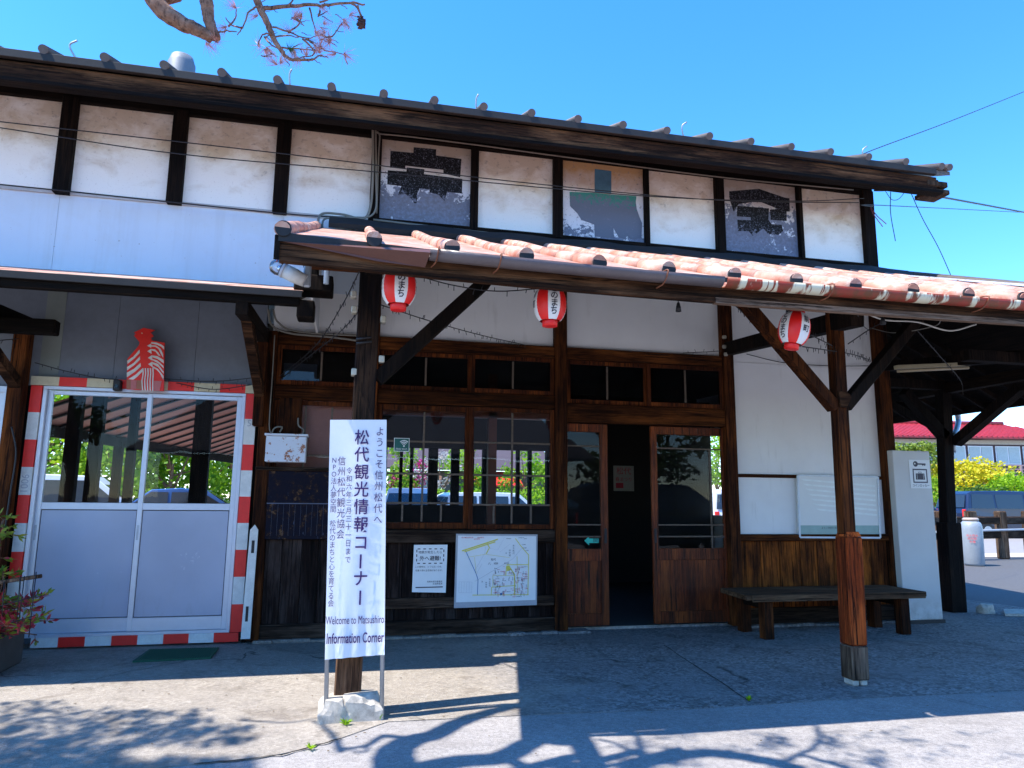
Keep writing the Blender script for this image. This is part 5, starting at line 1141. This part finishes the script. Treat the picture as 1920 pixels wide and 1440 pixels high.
# ================================================================ VEHICLES
def car(name, label, loc, rz, L_, H_, Wd, body_c, kind='van', cat='car', grp='parked vehicles'):
    t = thing(name, label, cat, (0, 0, 0), grp)
    paint = simple(name+'_paint', body_c, .22, .1, .04, 2, .6); h = H_
    if kind == 'van': pr = [(-.5, .14), (-.5, .52), (-.485, .62), (-.45, .93), (-.40, .985), (-.1, 1.0), (.16, .985), (.33, .66), (.47, .56), (.5, .42), (.5, .14)]
    else: pr = [(-.5, .2), (-.5, .55), (-.46, .66), (-.36, .68), (-.22, .97), (-.05, 1.0), (.1, .97), (.25, .70), (.45, .6), (.5, .45), (.5, .2)]
    mb = MB(); mb.rnd = .5; n = len(pr)
    sect = []
    for s in (-1, -.93, .93, 1):
        ring = []
        for (u, v) in pr:
            tap = 1-.14*max(0, (v-.58)/.42); yy_ = s*Wd/2*tap; vv = v if abs(s) < 1 else min(v, v-.012 if v > .9 else v); uu = u*(1 if abs(s) < 1 else .985)
            ring.append(mb.bm.verts.new((uu*L_, yy_, vv*h)))
        sect.append(ring)
    for a, b in zip(sect[:-1], sect[1:]):
        for k in range(n): mb._f([mb.bm.faces.new((a[k], a[(k+1) % n], b[(k+1) % n], b[k]))], False)
    for ring in (sect[0], sect[-1]): mb._f([mb.bm.faces.new(ring)])
    mb.obj('body', paint, t)
    gm_ = simple(name+'_glass', (.02, .025, .03), .08, 0, .02, 2, .8)
    for s in (-1, 1):
        if kind == 'van': ws_ = [((-.44, .62), (-.22, .62), (-.22, .92), (-.42, .92)), ((-.2, .62), (.06, .62), (.06, .92), (-.2, .92)), ((.08, .62), (.30, .62), (.15, .92), (.08, .92))]
        else: ws_ = [((-.33, .7), (-.12, .7), (-.12, .93), (-.22, .93)), ((-.1, .7), (.22, .7), (.08, .93), (-.1, .93))]
        for q4 in ws_:
            MB().poly([(u*L_, s*(Wd/2*(1-.14*max(0, (v-.58)/.42))+.006), v*h) for u, v in q4], (0, s*.004, 0)).obj('side_window', gm_, t)
    pr2 = [(.155, .965), (.325, .68)] if kind == 'van' else [(.105, .95), (.245, .72)]
    MB().poly([(pr2[0][0]*L_+.02, -Wd*.4, pr2[0][1]*h), (pr2[0][0]*L_+.02, Wd*.4, pr2[0][1]*h), (pr2[1][0]*L_+.03, Wd*.45, pr2[1][1]*h), (pr2[1][0]*L_+.03, -Wd*.45, pr2[1][1]*h)], (.01, 0, .004)).obj('windscreen', gm_, t)
    pr3 = [(-.452, .9), (-.487, .64)] if kind == 'van' else [(-.235, .93), (-.35, .72)]
    MB().poly([(pr3[0][0]*L_-.02, -Wd*.38, pr3[0][1]*h), (pr3[0][0]*L_-.02, Wd*.38, pr3[0][1]*h), (pr3[1][0]*L_-.02, Wd*.43, pr3[1][1]*h), (pr3[1][0]*L_-.02, -Wd*.43, pr3[1][1]*h)], (-.01, 0, .004)).obj('rear_window', gm_, t)
    for s in (-1, 1):
        MB().box(.475*L_, .504*L_, s*Wd*.36-.12, s*Wd*.36+.12, .44*h, .56*h, .01).obj('headlight', simple('lamp_clear', (.7, .72, .75), .1), t)
        MB().box(-.504*L_, -.485*L_, s*Wd*.43-.07, s*Wd*.43+.07, .42*h, .60*h, .01).obj('taillight', REDP, t)
        for u in (-.31, .31):
            w_ = MB().tube([(u*L_, s*(Wd/2-.2), .31), (u*L_, s*(Wd/2+.01), .31)], .31, 24).obj('wheel', BLK, t); MB().tube([(u*L_, s*(Wd/2+.011), .31), (u*L_, s*(Wd/2+.02), .31)], .19, 16).obj('rim', STEEL, w_)
        MB().box(.17*L_, .2*L_, s*(Wd/2+.14)-.09, s*(Wd/2+.14)+.09, .6*h, .7*h, .01).obj('mirror', paint, t)
    t.location = loc; t.rotation_euler = (0, 0, rz); return t
car('parked_van', 'dark blue van parked behind the log fence at right', (27.2, 25.6, 0), R(-4), 4.9, 1.95, 1.85, (.012, .022, .06))
car('parked_car', 'dark car parked to the left of the blue van behind the locker', (22.2, 25.8, 0), R(80), 4.2, 1.62, 1.7, (.02, .025, .06), 'sedan')
def atd(px, py, d): 
    v = ray(px, py); v.z = 0; v.normalize(); return (v.x*d, v.y*d, 0)
car('parked_van', 'white van seen through the left aluminium door glass', atd(125, 930, 23.5), R(8), 4.6, 1.95, 1.75, (.75, .76, .78))
car('parked_car', 'blue hatchback seen through the right aluminium door glass', atd(360, 930, 22.5), R(5), 4.3, 1.62, 1.7, (.05, .12, .3), 'sedan')
car('parked_car', 'white small car seen from behind through the middle window', atd(770, 930, 24), R(-97), 3.6, 1.74, 1.6, (.8, .8, .8), 'van')
car('parked_car', 'white car with red lamp seen through the middle window', atd(925, 930, 24), R(10), 3.9, 1.62, 1.65, (.8, .8, .8), 'van')
car('parked_van', 'pale silver van seen through the right sliding door glass', atd(1345, 930, 26), R(80), 4.2, 1.8, 1.7, (.7, .72, .75), 'van')
# parked behind the photographer, for what the glass mirrors
car('parked_van', 'black van parked behind the viewpoint, mirrored in the door glass', (8.1, -3.2, 0), R(2), 4.7, 1.85, 1.75, (.01, .01, .015))

# ================================================================ VEGETATION
def crown(mb, c, rx, ry, rz, n, l, seed, fill=.55, wd=.42, droop=0):
    random.seed(seed); cl = []
    for i in range(max(6, n//70)):
        a = random.uniform(0, 6.28); b = random.uniform(-1, 1); rr = random.uniform(fill, 1); s_ = math.sqrt(1-b*b)
        cl.append((Vector((c[0]+rx*rr*s_*math.cos(a), c[1]+ry*rr*s_*math.sin(a), c[2]+rz*rr*b)), random.uniform(.22, .42)))
    for i in range(n):
        q, k = random.choice(cl); p = q+Vector((random.gauss(0, 1)*rx*k*.5, random.gauss(0, 1)*ry*k*.5, random.gauss(0, 1)*rz*k*.38))
        d = Vector((random.uniform(-1, 1), random.uniform(-1, 1), random.uniform(-1, .6)-droop)).normalized(); s_ = d.cross(Vector((random.uniform(-1, 1), random.uniform(-1, 1), random.uniform(-1, 1)))).normalized()*l*wd
        ll = l*random.uniform(.6, 1.3); mb.poly([p, p+d*ll*.5+s_, p+d*ll, p+d*ll*.5-s_])
    return cl
def tree(name, label, loc, h, rx, rz, n, l, mat, seed, cat='tree', grp=None, tr=.12, zc=None):
    t = thing(name, label, cat, loc, grp); mb = MB(); x, y, z = loc; zc = zc or h-rz
    cl = crown(mb, (x, y, zc), rx, rx, rz, n, l, seed); mb.obj('crown', mat, t)
    tb = MB(); random.seed(seed)
    tb.tube(bend([(x, y, 0), (x+random.uniform(-.1, .1), y, zc*.4), (x+random.uniform(-.15, .15), y, zc)], 4), [tr*(1-.5*i/8) for i in range(9)], 8)
    for q, k in cl[:9]: tb.tube([(x, y, zc*random.uniform(.5, .8)), (x+(q.x-x)*.5, y+(q.y-y)*.5, (zc*.75+q.z)/2), q], [tr*.4, tr*.25, tr*.08], 6)
    tb.obj('trunk', BARK, t); return t
gt = 'bright green trees beyond the platform'
for i, (px, d, h, r_) in enumerate(((60, 33, 6.2, 2.4), (150, 36, 6.8, 2.6), (215, 31, 5.4, 2.1), (265, 38, 6.5, 2.5), (318, 30, 5.2, 2.1), (365, 37, 6.6, 2.7), (430, 32, 5.9, 2.3), (500, 38, 6.6, 2.5), (-40, 34, 6.5, 2.4))):
    lb = ['far left green tree behind the white van', 'tall green tree behind the white van\'s nose', 'small green tree left of the door mullion', 'tree whose top shows just left of the door mullion', 'small tree right of the door mullion', 'green tree behind the blue hatchback', 'green tree at the right door jamb', 'green tree hidden right of the right jamb', 'green tree at the far left picture edge'][i]
    tree('park_tree', lb, atd(px, 930, d), h, r_, 2.5, 3000, .22, LF if i % 3 else LFB, 40+i, 'tree', gt)
tree('blossom_tree', 'magenta flowering shrub seen through the middle window', atd(775, 930, 33), 3.2, .9, 1.1, 900, .14, LFPK, 60, 'tree'); tree('blossom_tree', 'pale grey blossoming tree seen through the middle window', atd(825, 930, 32), 3.6, 1.1, 1.2, 700, .12, BLOS, 61)
for i, (px, h) in enumerate(((735, 4.2), (880, 4.4), (985, 4.0), (1025, 4.6), (1310, 4.8), (1345, 5.0))): tree('garden_tree', ['young green tree at the left of the middle window view', 'green tree at the middle mullion', 'green tree behind the orange inner post', 'green tree at the right of the middle window view', 'green tree left in the right door glass', 'green tree right in the right door glass'][i], atd(px, 930, 33+i), h, 1.3, 1.5, 1000, .17, LFB if i % 2 else LF, 70+i, 'tree', 'garden trees behind the hedge')
# clipped hedge
hg = MB(); p0 = Vector(atd(700, 930, 30)); p1 = Vector(atd(1060, 930, 31)); random.seed(9)
for i in range(6500):
    t_ = random.random(); p = p0.lerp(p1, t_)+Vector((random.uniform(-.4, .4), random.uniform(-.5, .5), random.uniform(.1, 1.75)+.05*math.sin(t_*60)))
    d = Vector((random.uniform(-1, 1), random.uniform(-1, 1), random.uniform(-.4, 1))).normalized()*.12; s_ = d.cross(Vector((random.uniform(-1, 1), 0, 1))).normalized()*.05; hg.poly([p, p+d*.5+s_, p+d, p+d*.5-s_])
tag(hg.obj('clipped_hedge', LFB), 'bright clipped hedge behind the cars seen through the middle window', 'hedge')
grid_sheet('grass_verge', -40, 14, 27, 60, .004, simple('grass_green', (.12, .2, .03), .95, 0, .4, 3))
# right side vegetation, between the van and the house
tree('niwaki_pine', 'clipped pine with green cloud top behind the locker', atd(1722, 930, 47), 4.9, 1.3, .8, 2600, .16, leafmat('niwaki', (.12, .2, .02), (.3, .36, .05)), 91, 'tree', None, .15)
tree('yellow_maple', 'bright yellow-green maple between the posts at right', atd(1812, 930, 48), 4.2, 2.2, 1.15, 5200, .17, LFY, 92, 'tree', None, .12, 2.75)
tree('round_shrub', 'rounded bright green clipped shrub at the right edge', atd(1905, 930, 46), 3.2, 1.8, 1.05, 5200, .14, LFB, 93, 'shrub', None, .12, 2.0)
tree('round_shrub', 'dark green clipped shrub below the yellow maple', atd(1850, 930, 45), 2.6, 1.9, .9, 3000, .13, LFD, 94, 'shrub', None, .12, 1.5)
tree('round_shrub', 'small green shrub at the left below the clipped pine', atd(1755, 930, 45.5), 3.2, 1.4, 1.1, 2200, .14, LF, 95, 'shrub', None, .12, 1.9)

# ================================================================ HOUSE
hs = thing('red_roofed_house', 'two-storey house with red tiled roof and dark walls beyond the car park', 'house', (38, 40, 0))
RT = simple('red_roof_tile', (.42, .03, .04), .45, 0, .35, 3); HW = simple('house_dark_wall', (.1, .06, .07), .8); HC = simple('house_cream', (.6, .58, .52), .8)
ctr = Vector(atd(1822, 930, 60)); hx = Vector((math.cos(R(-10)), math.sin(R(-10)), 0)); hy = Vector((-hx.y, hx.x, 0))
def hp(u, v, z): return ctr+hx*u*1.25+hy*v*1.2+Vector((0, 0, z*1.07))
def hbox(u0, u1, v0, v1, z0, z1): return [hp(u0, v0, z0), hp(u1, v0, z0), hp(u1, v1, z0), hp(u0, v1, z0), hp(u0, v0, z1), hp(u1, v0, z1), hp(u1, v1, z1), hp(u0, v1, z1)]
MB().hexa(hbox(-7, 5.2, 0, 6, 0, 5.2)).obj('wall', HW, hs); MB().hexa(hbox(-7, 5.2, -.02, 6, 5.21, 5.5)).obj('upper_band', HC, hs)
mb = MB(); zr, zeav = 6.8, 5.5
mb.hexa([hp(-8, -1.0, zeav), hp(6.3, -1.0, zeav), hp(4.4, 3, zr), hp(-6.1, 3, zr), hp(-8, -1.0, zeav+.12), hp(6.3, -1.0, zeav+.12), hp(4.4, 3, zr+.12), hp(-6.1, 3, zr+.12)])
mb.hexa([hp(-6.1, 3, zr), hp(4.4, 3, zr), hp(6.3, 7, zeav), hp(-8, 7, zeav), hp(-6.1, 3, zr+.12), hp(4.4, 3, zr+.12), hp(6.3, 7, zeav+.12), hp(-8, 7, zeav+.12)])
mb.poly([hp(6.3, -1, zeav+.1), hp(6.3, 7, zeav+.1), hp(4.4, 3, zr+.11)], (0, 0, -.08))
rf = mb.obj('roof', RT, hs)
mb = MB()
for i in range(48):
    u = -7.9+i*.3; a = max(0, (u-4.4)/1.9) if u > 4.4 else max(0, (-6.1-u)/1.9)
    mb.bar(hp(u, -1.03, zeav+.13), hp(u, 3-4*a, zr+.13-(zr-zeav)*a), .09, .07)
mb.tube([hp(-6.1, 3, zr+.2), hp(4.4, 3, zr+.2)], .16, 8); mb.obj('roof_tile_rows', RT, rf)
for i in range(7):
    u = -6.4+i*1.6
    f = MB().hexa(hbox(u, u+1.45, -.06, -.01, 3.9, 5.1)).obj('window', ALU, hs)
    for k in (0, 1): MB().hexa(hbox(u+.06+k*.7, u+.68+k*.7, -.08, -.065, 3.97, 5.03)).obj('pane', simple('curtained_glass', (.4, .5, .55), .15) if (i, k) == (0, 0) else bpy.data.materials['curtained_glass'], f)
mb = MB(); mb.rnd = .5
for z in (3.1, 3.3, 3.5, 3.75): mb.hexa(hbox(-6, 3.5, -.95, -.88, z, z+.08))
for i in range(9): mb.hexa(hbox(-6+i*1.18, -5.9+i*1.18, -1.0, -.9, 3.0, 3.83))
mb.hexa(hbox(-6, 3.5, -.95, 0, 2.9, 3.0)); mb.obj('balcony', simple('balcony_pink', (.4, .25, .24), .7), hs)
# house seen through the middle window
h2 = thing('grey_house', 'grey house with orange-red porch roof seen through the middle window', 'house', atd(930, 930, 42)); c2 = Vector(atd(930, 930, 42))
MB().box(c2.x-6, c2.x+3.5, c2.y, c2.y+5, 0, 3.0).obj('wall', simple('grey_wall', (.14, .11, .1), .8), h2)
MB().hexa([c2+Vector(q) for q in ((-6.6, -.8, 3.0), (4.1, -.8, 3.0), (4.1, 5, 4.6), (-6.6, 5, 4.6), (-6.6, -.8, 3.1), (4.1, -.8, 3.1), (4.1, 5, 4.7), (-6.6, 5, 4.7))]).obj('roof', simple('brown_roof', (.1, .06, .05), .6), h2)
MB().hexa([c2+Vector(q) for q in ((-1.6, -1.8, 2.1), (1.2, -1.8, 2.1), (1.2, 0, 2.9), (-1.6, 0, 2.9), (-1.6, -1.8, 2.18), (1.2, -1.8, 2.18), (1.2, 0, 2.98), (-1.6, 0, 2.98))]).obj('porch_roof', REDP, h2)
MB().box(c2.x-5, c2.x-3.4, c2.y-.05, c2.y-.01, 1.2, 2.4).obj('window', simple('pale_window', (.4, .45, .5), .2), h2)

# log fence, tank, slab stones at right
lf = thing('log_fence', 'weathered timber rail fence in front of the blue van', 'fence', (15.5, 15.4, 0))
ax = Vector((.98, .2, 0)).normalized(); o0 = Vector((14.3, 15.2, 0))
for k, u in enumerate((.0, 1.15, 2.35, 3.5, 4.7, 5.9)):
    c = o0+ax*u; MB().bar(c, c+Vector((.02, 0, 1.22)), .26, .2, (0, 1, 0), .03).obj('fence_post', W_grey, lf)
for z in (.62, .98): MB().bar(o0-ax*.4+Vector((0, -.02, z)), o0+ax*6.6+Vector((0, -.02, z)), .1, .2, (0, 0, 1), .03).obj('fence_rail', W_greyx, lf)
MB().tube([o0+ax*-.4+Vector((0, -.2, .72)), o0+ax*6.6+Vector((0, -.2, .78))], .03, 8).obj('metal_rail', STEEL, lf)
tk = thing('white_tank', 'white plastic barrel with red printing standing behind the dark post', 'barrel', (14.6, 14.7, 0)); c = Vector(atd(1822, 1000, 19.9))
mb = MB().lathe([(0, 0), (.19, 0), (.21, .05), (.22, .5), (.225, .85), (.2, .96), (.16, 1.0), (0, 1.01)], c, 28); mb.obj('barrel', simple('tank_white', (.3, .34, .38), .4), tk)
MB().lathe([(0, 1.012), (.16, 1.01), (.17, 1.05), (.14, 1.08), (0, 1.08)], c, 24).obj('lid', simple('tank_lid', (.45, .36, .3), .5), tk)
mb = MB(); v_ = (-c).normalized(); sx = Vector((-v_.y, v_.x, 0))*-1
for i in range(3): text_bm(mb, ('消火用水', '松代駅', '水槽')[i], c.x+v_.x*.24, .68-i*.07, .06, c.y+v_.y*.24, 1, 0, 0, -sx if sx.x < 0 else sx)
mb.obj('lettering', MRED, tk)
m = MB().poly([(8.15, 7.75, .002), (8.75, 7.6, .002), (9.1, 7.95, .002), (8.5, 8.1, .002)], (0, 0, .03)); tag(m.obj('paving_slab', STONE), 'pale square slab lying beside the far post', 'slab')
rock('footing_rock', (8.13, 8.02, .02), .12, .1, .12, 8, 'small stone at the foot of the far dark post')
grid_sheet('pavement_strip', 8.7, 60, 16.2, 17.4, .004, simple('pale_pavement', (.55, .5, .47), .9))  # strip paler than the asphalt around it
cn = thing('roadside_stand', 'white plastic stand behind the locker beside the road', 'stand', (12, 12, 0)); c = Vector(atd(1775, 1000, 13.5))
MB().box(c.x-.16, c.x+.16, c.y-.1, c.y+.1, .0, .08, .01).obj('base', WHP, cn); MB().box(c.x-.05, c.x+.05, c.y-.05, c.y+.05, .08, .95, .01).obj('stem', GREYL, cn)

# platform canopy beyond the building
pc = thing('platform_canopy', 'brown ribbed platform canopy seen through the aluminium door glass', 'canopy', (-3, 18, 0))
e0 = Vector((-5.34, 12.75, 2.6)); e1 = Vector((-3.25, 24.3, 2.6)); rd_ = (e1-e0); nrm = Vector((rd_.y, -rd_.x, 0)).normalized(); upn = nrm*5.0+Vector((0, 0, 1.75))
BR = simple('brown_rib_sheet', (.6, .24, .18), .6, 0, .2, 2)
MB().hexa([e0, e1, e1+upn, e0+upn, e0+Vector((0, 0, .03)), e1+Vector((0, 0, .03)), e1+upn+Vector((0, 0, .03)), e0+upn+Vector((0, 0, .03))]).obj('roof', BR, pc)
mb = MB(); mb.rnd = .3
for i in range(19):
    a = e0+rd_*(i/18)-Vector((0, 0, .03)); mb.bar(a, a+upn, .04, .04)
mb.obj('rib', BLK, pc)
MB().bar(e0-Vector((0, 0, .1)), e1-Vector((0, 0, .1)), .12, .2).obj('eave_beam', W_black, pc)
for t_ in (.3, .98): a = e0+rd_*t_; MB().bar((a.x, a.y, 0), (a.x, a.y, 2.5), .16, .16, (0, 1, 0)).obj('post', W_black, pc)

# ================================================================ PINE TREE beside the viewpoint
pn = thing('pine_tree', 'old red-barked pine with bare twisted limbs reaching in above the roof', 'tree', (-4.6, 2.0, 0))
tk_ = MB(); tk_.rnd = .5; bt = MB(); bt.rnd = .5; nd_ = MB(); ndg = MB(); random.seed(33)
tk_.tube(bend([(-4.6, 2.0, 0), (-4.4, 2.1, 1.6), (-4.7, 2.3, 3.0), (-4.2, 2.5, 4.4), (-3.9, 2.6, 5.6), (-4.2, 2.7, 7.0)], 6), [.2-.12*i/30 for i in range(31)], 12)
tk_.obj('trunk', BARK, pn)
def limb(pts, r0, r1, n=6, seg=8, rough=.0):
    path = bend(pts, n); k = len(path)-1
    if rough: path = [p+Vector((random.uniform(-rough, rough), random.uniform(-rough, rough), random.uniform(-rough, rough))) for p in path]
    bt.tube(path, [r0+(r1-r0)*i/k for i in range(k+1)], seg); return path
YB = 3.6
V = lambda x, y, Y=YB: tuple(P(x, y, Y))
# visible limbs at the top of the picture
limb([(-4.0, 2.6, 5.4), V(230, -120), V(290, 0), V(335, 40), V(370, 56), V(398, 72)], .06, .026, 6, 10, .003)
limb([(-4.0, 2.6, 5.6), V(350, -160), V(385, -10), V(390, 30), V(405, 72)], .045, .024, 6, 10, .003)
limb([(-3.9, 2.6, 5.8), V(440, -160), V(478, -10), V(498, 35), V(512, 70), V(528, 95), V(543, 110), V(586, 112)], .026, .006, 6, 8, .003)
limb([V(490, 15), V(530, 13), V(570, 10), V(610, 10), V(655, 5), V(685, 9)], .012, .005, 5, 7, .004)
tw = [((483, 12), (466, 24), (455, 50), (446, 65)), ((455, 52), (435, 48), (424, 34)), ((512, 50), (540, 60), (575, 72), (600, 66)), ((514, 68), (535, 66), (560, 70)), ((528, 90), (560, 92), (590, 95)), ((510, 64), (492, 65), (483, 85)), ((495, 68), (510, 85), (530, 95)), ((586, 112), (600, 105), (615, 108)), ((575, 72), (590, 85), (610, 94), (645, 102)), ((600, 66), (622, 68), (640, 45)), ((540, 60), (560, 45), (566, 25)), ((600, 20), (597, 30), (615, 20)), ((670, 10), (678, 30)), ((645, 100), (652, 122)), ((580, 15), (592, 60)), ((556, 35), (570, 48)), ((430, 50), (442, 33), (443, 15)), ((400, 62), (425, 58), (445, 60)), ((600, 5), (640, -10)), ((540, 10), (560, -15)), ((567, 72), (590, 100), (560, 108))]
for t_ in tw: limb([V(x, y, YB+random.uniform(-.1, .1)) for x, y in t_], .0055, .0025, 4, 5, .003)
EXTRA_TWIGS = [(random.uniform(485, 650), random.uniform(5, 112)) for _ in range(34)]
for x, y in EXTRA_TWIGS:
    a = random.uniform(-.8, 1.2); l_ = random.uniform(12, 28); limb([V(x, y), V(x+l_*.5, y+l_*.5*math.sin(a)), V(x+l_*math.cos(a), y+l_*math.sin(a)*.8)], .003, .0015, 3, 4, .003)
def tuft(mb, p, n, l, wn=.0016):
    p = Vector(p); ax_ = Vector((random.uniform(-1, 1), random.uniform(-1, 1), random.uniform(-.6, .6))).normalized()
    for i in range(n):
        d = (ax_+Vector((random.gauss(0, .55), random.gauss(0, .55), random.gauss(0, .55)))).normalized(); s_ = d.cross(Vector((0, 1, .1))).normalized()*wn; mb.poly([p-s_, p+s_, p+d*l*random.uniform(.6, 1)])
for (x, y) in ((443, 15), (425, 50), (405, 78), (386, 80), (486, 85), (495, 92), (500, 88), (525, 118), (520, 122), (560, 108), (575, 105), (590, 95), (600, 88), (640, 45), (643, 35), (566, 35), (550, 35), (606, 45), (622, 75), (617, 80), (645, 100), (630, 100), (600, 10), (545, 62), (600, 100), (610, 60), (655, 28), (590, 60), (553, 95), (483, 30)): tuft(nd_, P(x, y, YB), 34, .10, .0012)
tuft(ndg, P(541, 92, YB), 40, .07)
# cone
limb([V(655, 5), V(668, 12), V(675, 26), V(677, 36)], .006, .004, 4, 6, .001)
cq = P(677, 42, YB); mb = MB().lathe([(0, .03), (.014, .02), (.019, 0), (.012, -.025), (0, -.03)], tuple(cq), 10)
for i in range(26):
    a = random.uniform(0, 6.28); z = random.uniform(-.025, .025); p = cq+Vector((0, 0, z)); d = Vector((math.cos(a), math.sin(a), random.uniform(-.3, .3)))*.024; mb.bar(p, p+d, .012, .005)
mb.obj('cone', simple('cone_brown', (.06, .025, .02), .8), pn)
# limbs overhead whose shadows cross the ground in front of the camera (traced on the ground, lifted to their height)
def LB(px, py, h): g = G(px, py); return (g.x-.56*h, g.y-.09*h, h)
def sh(pts, h, r0, r1, ro=.008): return limb([LB(x, y, h) for x, y in pts], r0*1.25, r1*1.25, 5, 8, ro)
sh([(520, 1520), (640, 1470), (760, 1445), (850, 1428), (940, 1418), (985, 1395), (1020, 1383), (1060, 1388), (1075, 1362), (1090, 1345)], 5.2, .085, .06)
sh([(760, 1500), (738, 1440), (742, 1405), (775, 1385), (810, 1378), (850, 1358), (900, 1340), (960, 1325), (1000, 1315)], 5.0, .1, .035)
sh([(775, 1385), (720, 1378), (690, 1395), (640, 1405)], 5.0, .03, .012); sh([(690, 1393), (680, 1410), (640, 1398)], 5.0, .014, .006)
sh([(940, 1418), (985, 1440), (1010, 1500)], 5.2, .04, .03); sh([(1075, 1380), (1100, 1420), (1130, 1480)], 5.15, .045, .05)
sh([(1100, 1345), (1085, 1375), (1110, 1410), (1125, 1450)], 5.1, .06, .035); sh([(1180, 1360), (1200, 1395), (1215, 1440)], 5.1, .014, .02)
sh([(1150, 1470), (1190, 1435), (1260, 1418), (1330, 1410), (1420, 1422), (1500, 1440)], 5.3, .06, .05); sh([(1525, 1350), (1535, 1375), (1530, 1395), (1500, 1412), (1470, 1425), (1430, 1430)], 5.2, .012, .022)
sh([(1500, 1412), (1540, 1425), (1590, 1440), (1620, 1480)], 5.2, .015, .03); sh([(1120, 1385), (1160, 1395), (1200, 1420)], 5.0, .012, .01); sh([(590, 1350), (620, 1375), (640, 1410)], 4.8, .012, .02); sh([(450, 1350), (540, 1355), (600, 1345)], 4.8, .01, .006)
random.seed(77)
for i in range(60):   # small twigs and needle clumps over the right foreground
    x = random.uniform(1150, 1900); y = random.uniform(1365, 1440); 
    if x > 1640 and random.random() < .6: continue
    p = LB(x, y, random.uniform(5.0, 5.6)); a = random.uniform(0, 6.28); limb([p, (p[0]+.12*math.cos(a), p[1]+.05*math.sin(a), p[2]+.03), (p[0]+.26*math.cos(a+.4), p[1]+.1*math.sin(a), p[2])], .006, .003, 3, 5)
    for k in range(3): tuft(ndg, (p[0]+random.uniform(-.12, .12), p[1]+random.uniform(-.08, .08), p[2]), 18, .12, .003)
bt.obj('limb', BARK, pn); nd_.obj('dry_needles', NEEDLE, pn); 
# heavy foliage over the left foreground
random.seed(78)
for i in range(900):
    u = random.random(); x = random.uniform(-60, 470)*(1-.0*u); y = random.triangular(1325, 1475, 1460)
    if x > 240 and 1395 < y < 1425: continue
    if x > 330 and y < 1350: continue
    p = LB(x, y, random.uniform(4.4, 5.4)); tuft(ndg, p, 44, .18, .003)
for (x0, x1, y0, y1, n) in ((140, 400, 1330, 1375, 120), (0, 150, 1310, 1400, 110), (1240, 1330, 1340, 1350, 6), (1420, 1480, 1385, 1400, 14), (1545, 1570, 1380, 1395, 8), (1630, 1660, 1410, 1440, 10)):
    for i in range(n): p = LB(random.uniform(x0, x1), random.uniform(y0, y1), random.uniform(4.6, 5.2)); tuft(ndg, p, 40, .15, .003)
ndg.obj('green_needles', NEEDG, pn)
# pale ground litter: pebbles and dry leaves scattered on the concrete
random.seed(14); mb = MB()
for i in range(170):
    x = random.uniform(-2.6, 6.5); y = random.uniform(4.0, 7.4); s_ = random.uniform(.002, .007); a = random.uniform(0, 3)
    mb.poly([(x+s_*math.cos(a+k*1.57)*(1.6 if k % 2 else 1), y+s_*math.sin(a+k*1.57), .0055) for k in range(4)], (0, 0, .003))
stu(mb.obj('ground_litter', simple('litter', (.3, .22, .14), .9, 0, .4, 30)), 'stuff')
# buildings behind the viewpoint, mirrored faintly in the glass
bh = thing('dark_roofed_hall', 'low hall with grey tiled roof behind the viewpoint, mirrored in window glass', 'building', (2, -16, 0))
MB().box(-7, 9, -20, -14, 0, 3).obj('wall', simple('hall_wall', (.09, .07, .06), .8), bh)
MB().hexa([(-8, -13, 3), (10, -13, 3), (8, -17, 5.4), (-6, -17, 5.4), (-8, -13, 3.12), (10, -13, 3.12), (8, -17, 5.5), (-6, -17, 5.5)]).obj('roof', simple('grey_tiles', (.1, .1, .11), .6), bh)
for i, (x, y) in enumerate(((12, -14), (16, -11), (-12, -15))): tree('garden_tree', ['green tree behind the viewpoint beside the hall', 'wide green tree far right behind the viewpoint', 'green tree left behind the viewpoint'][i], (x, y, 0), 6, 2.4, 2.2, 1200, .3, LFD, 120+i, 'tree', 'trees behind the viewpoint')
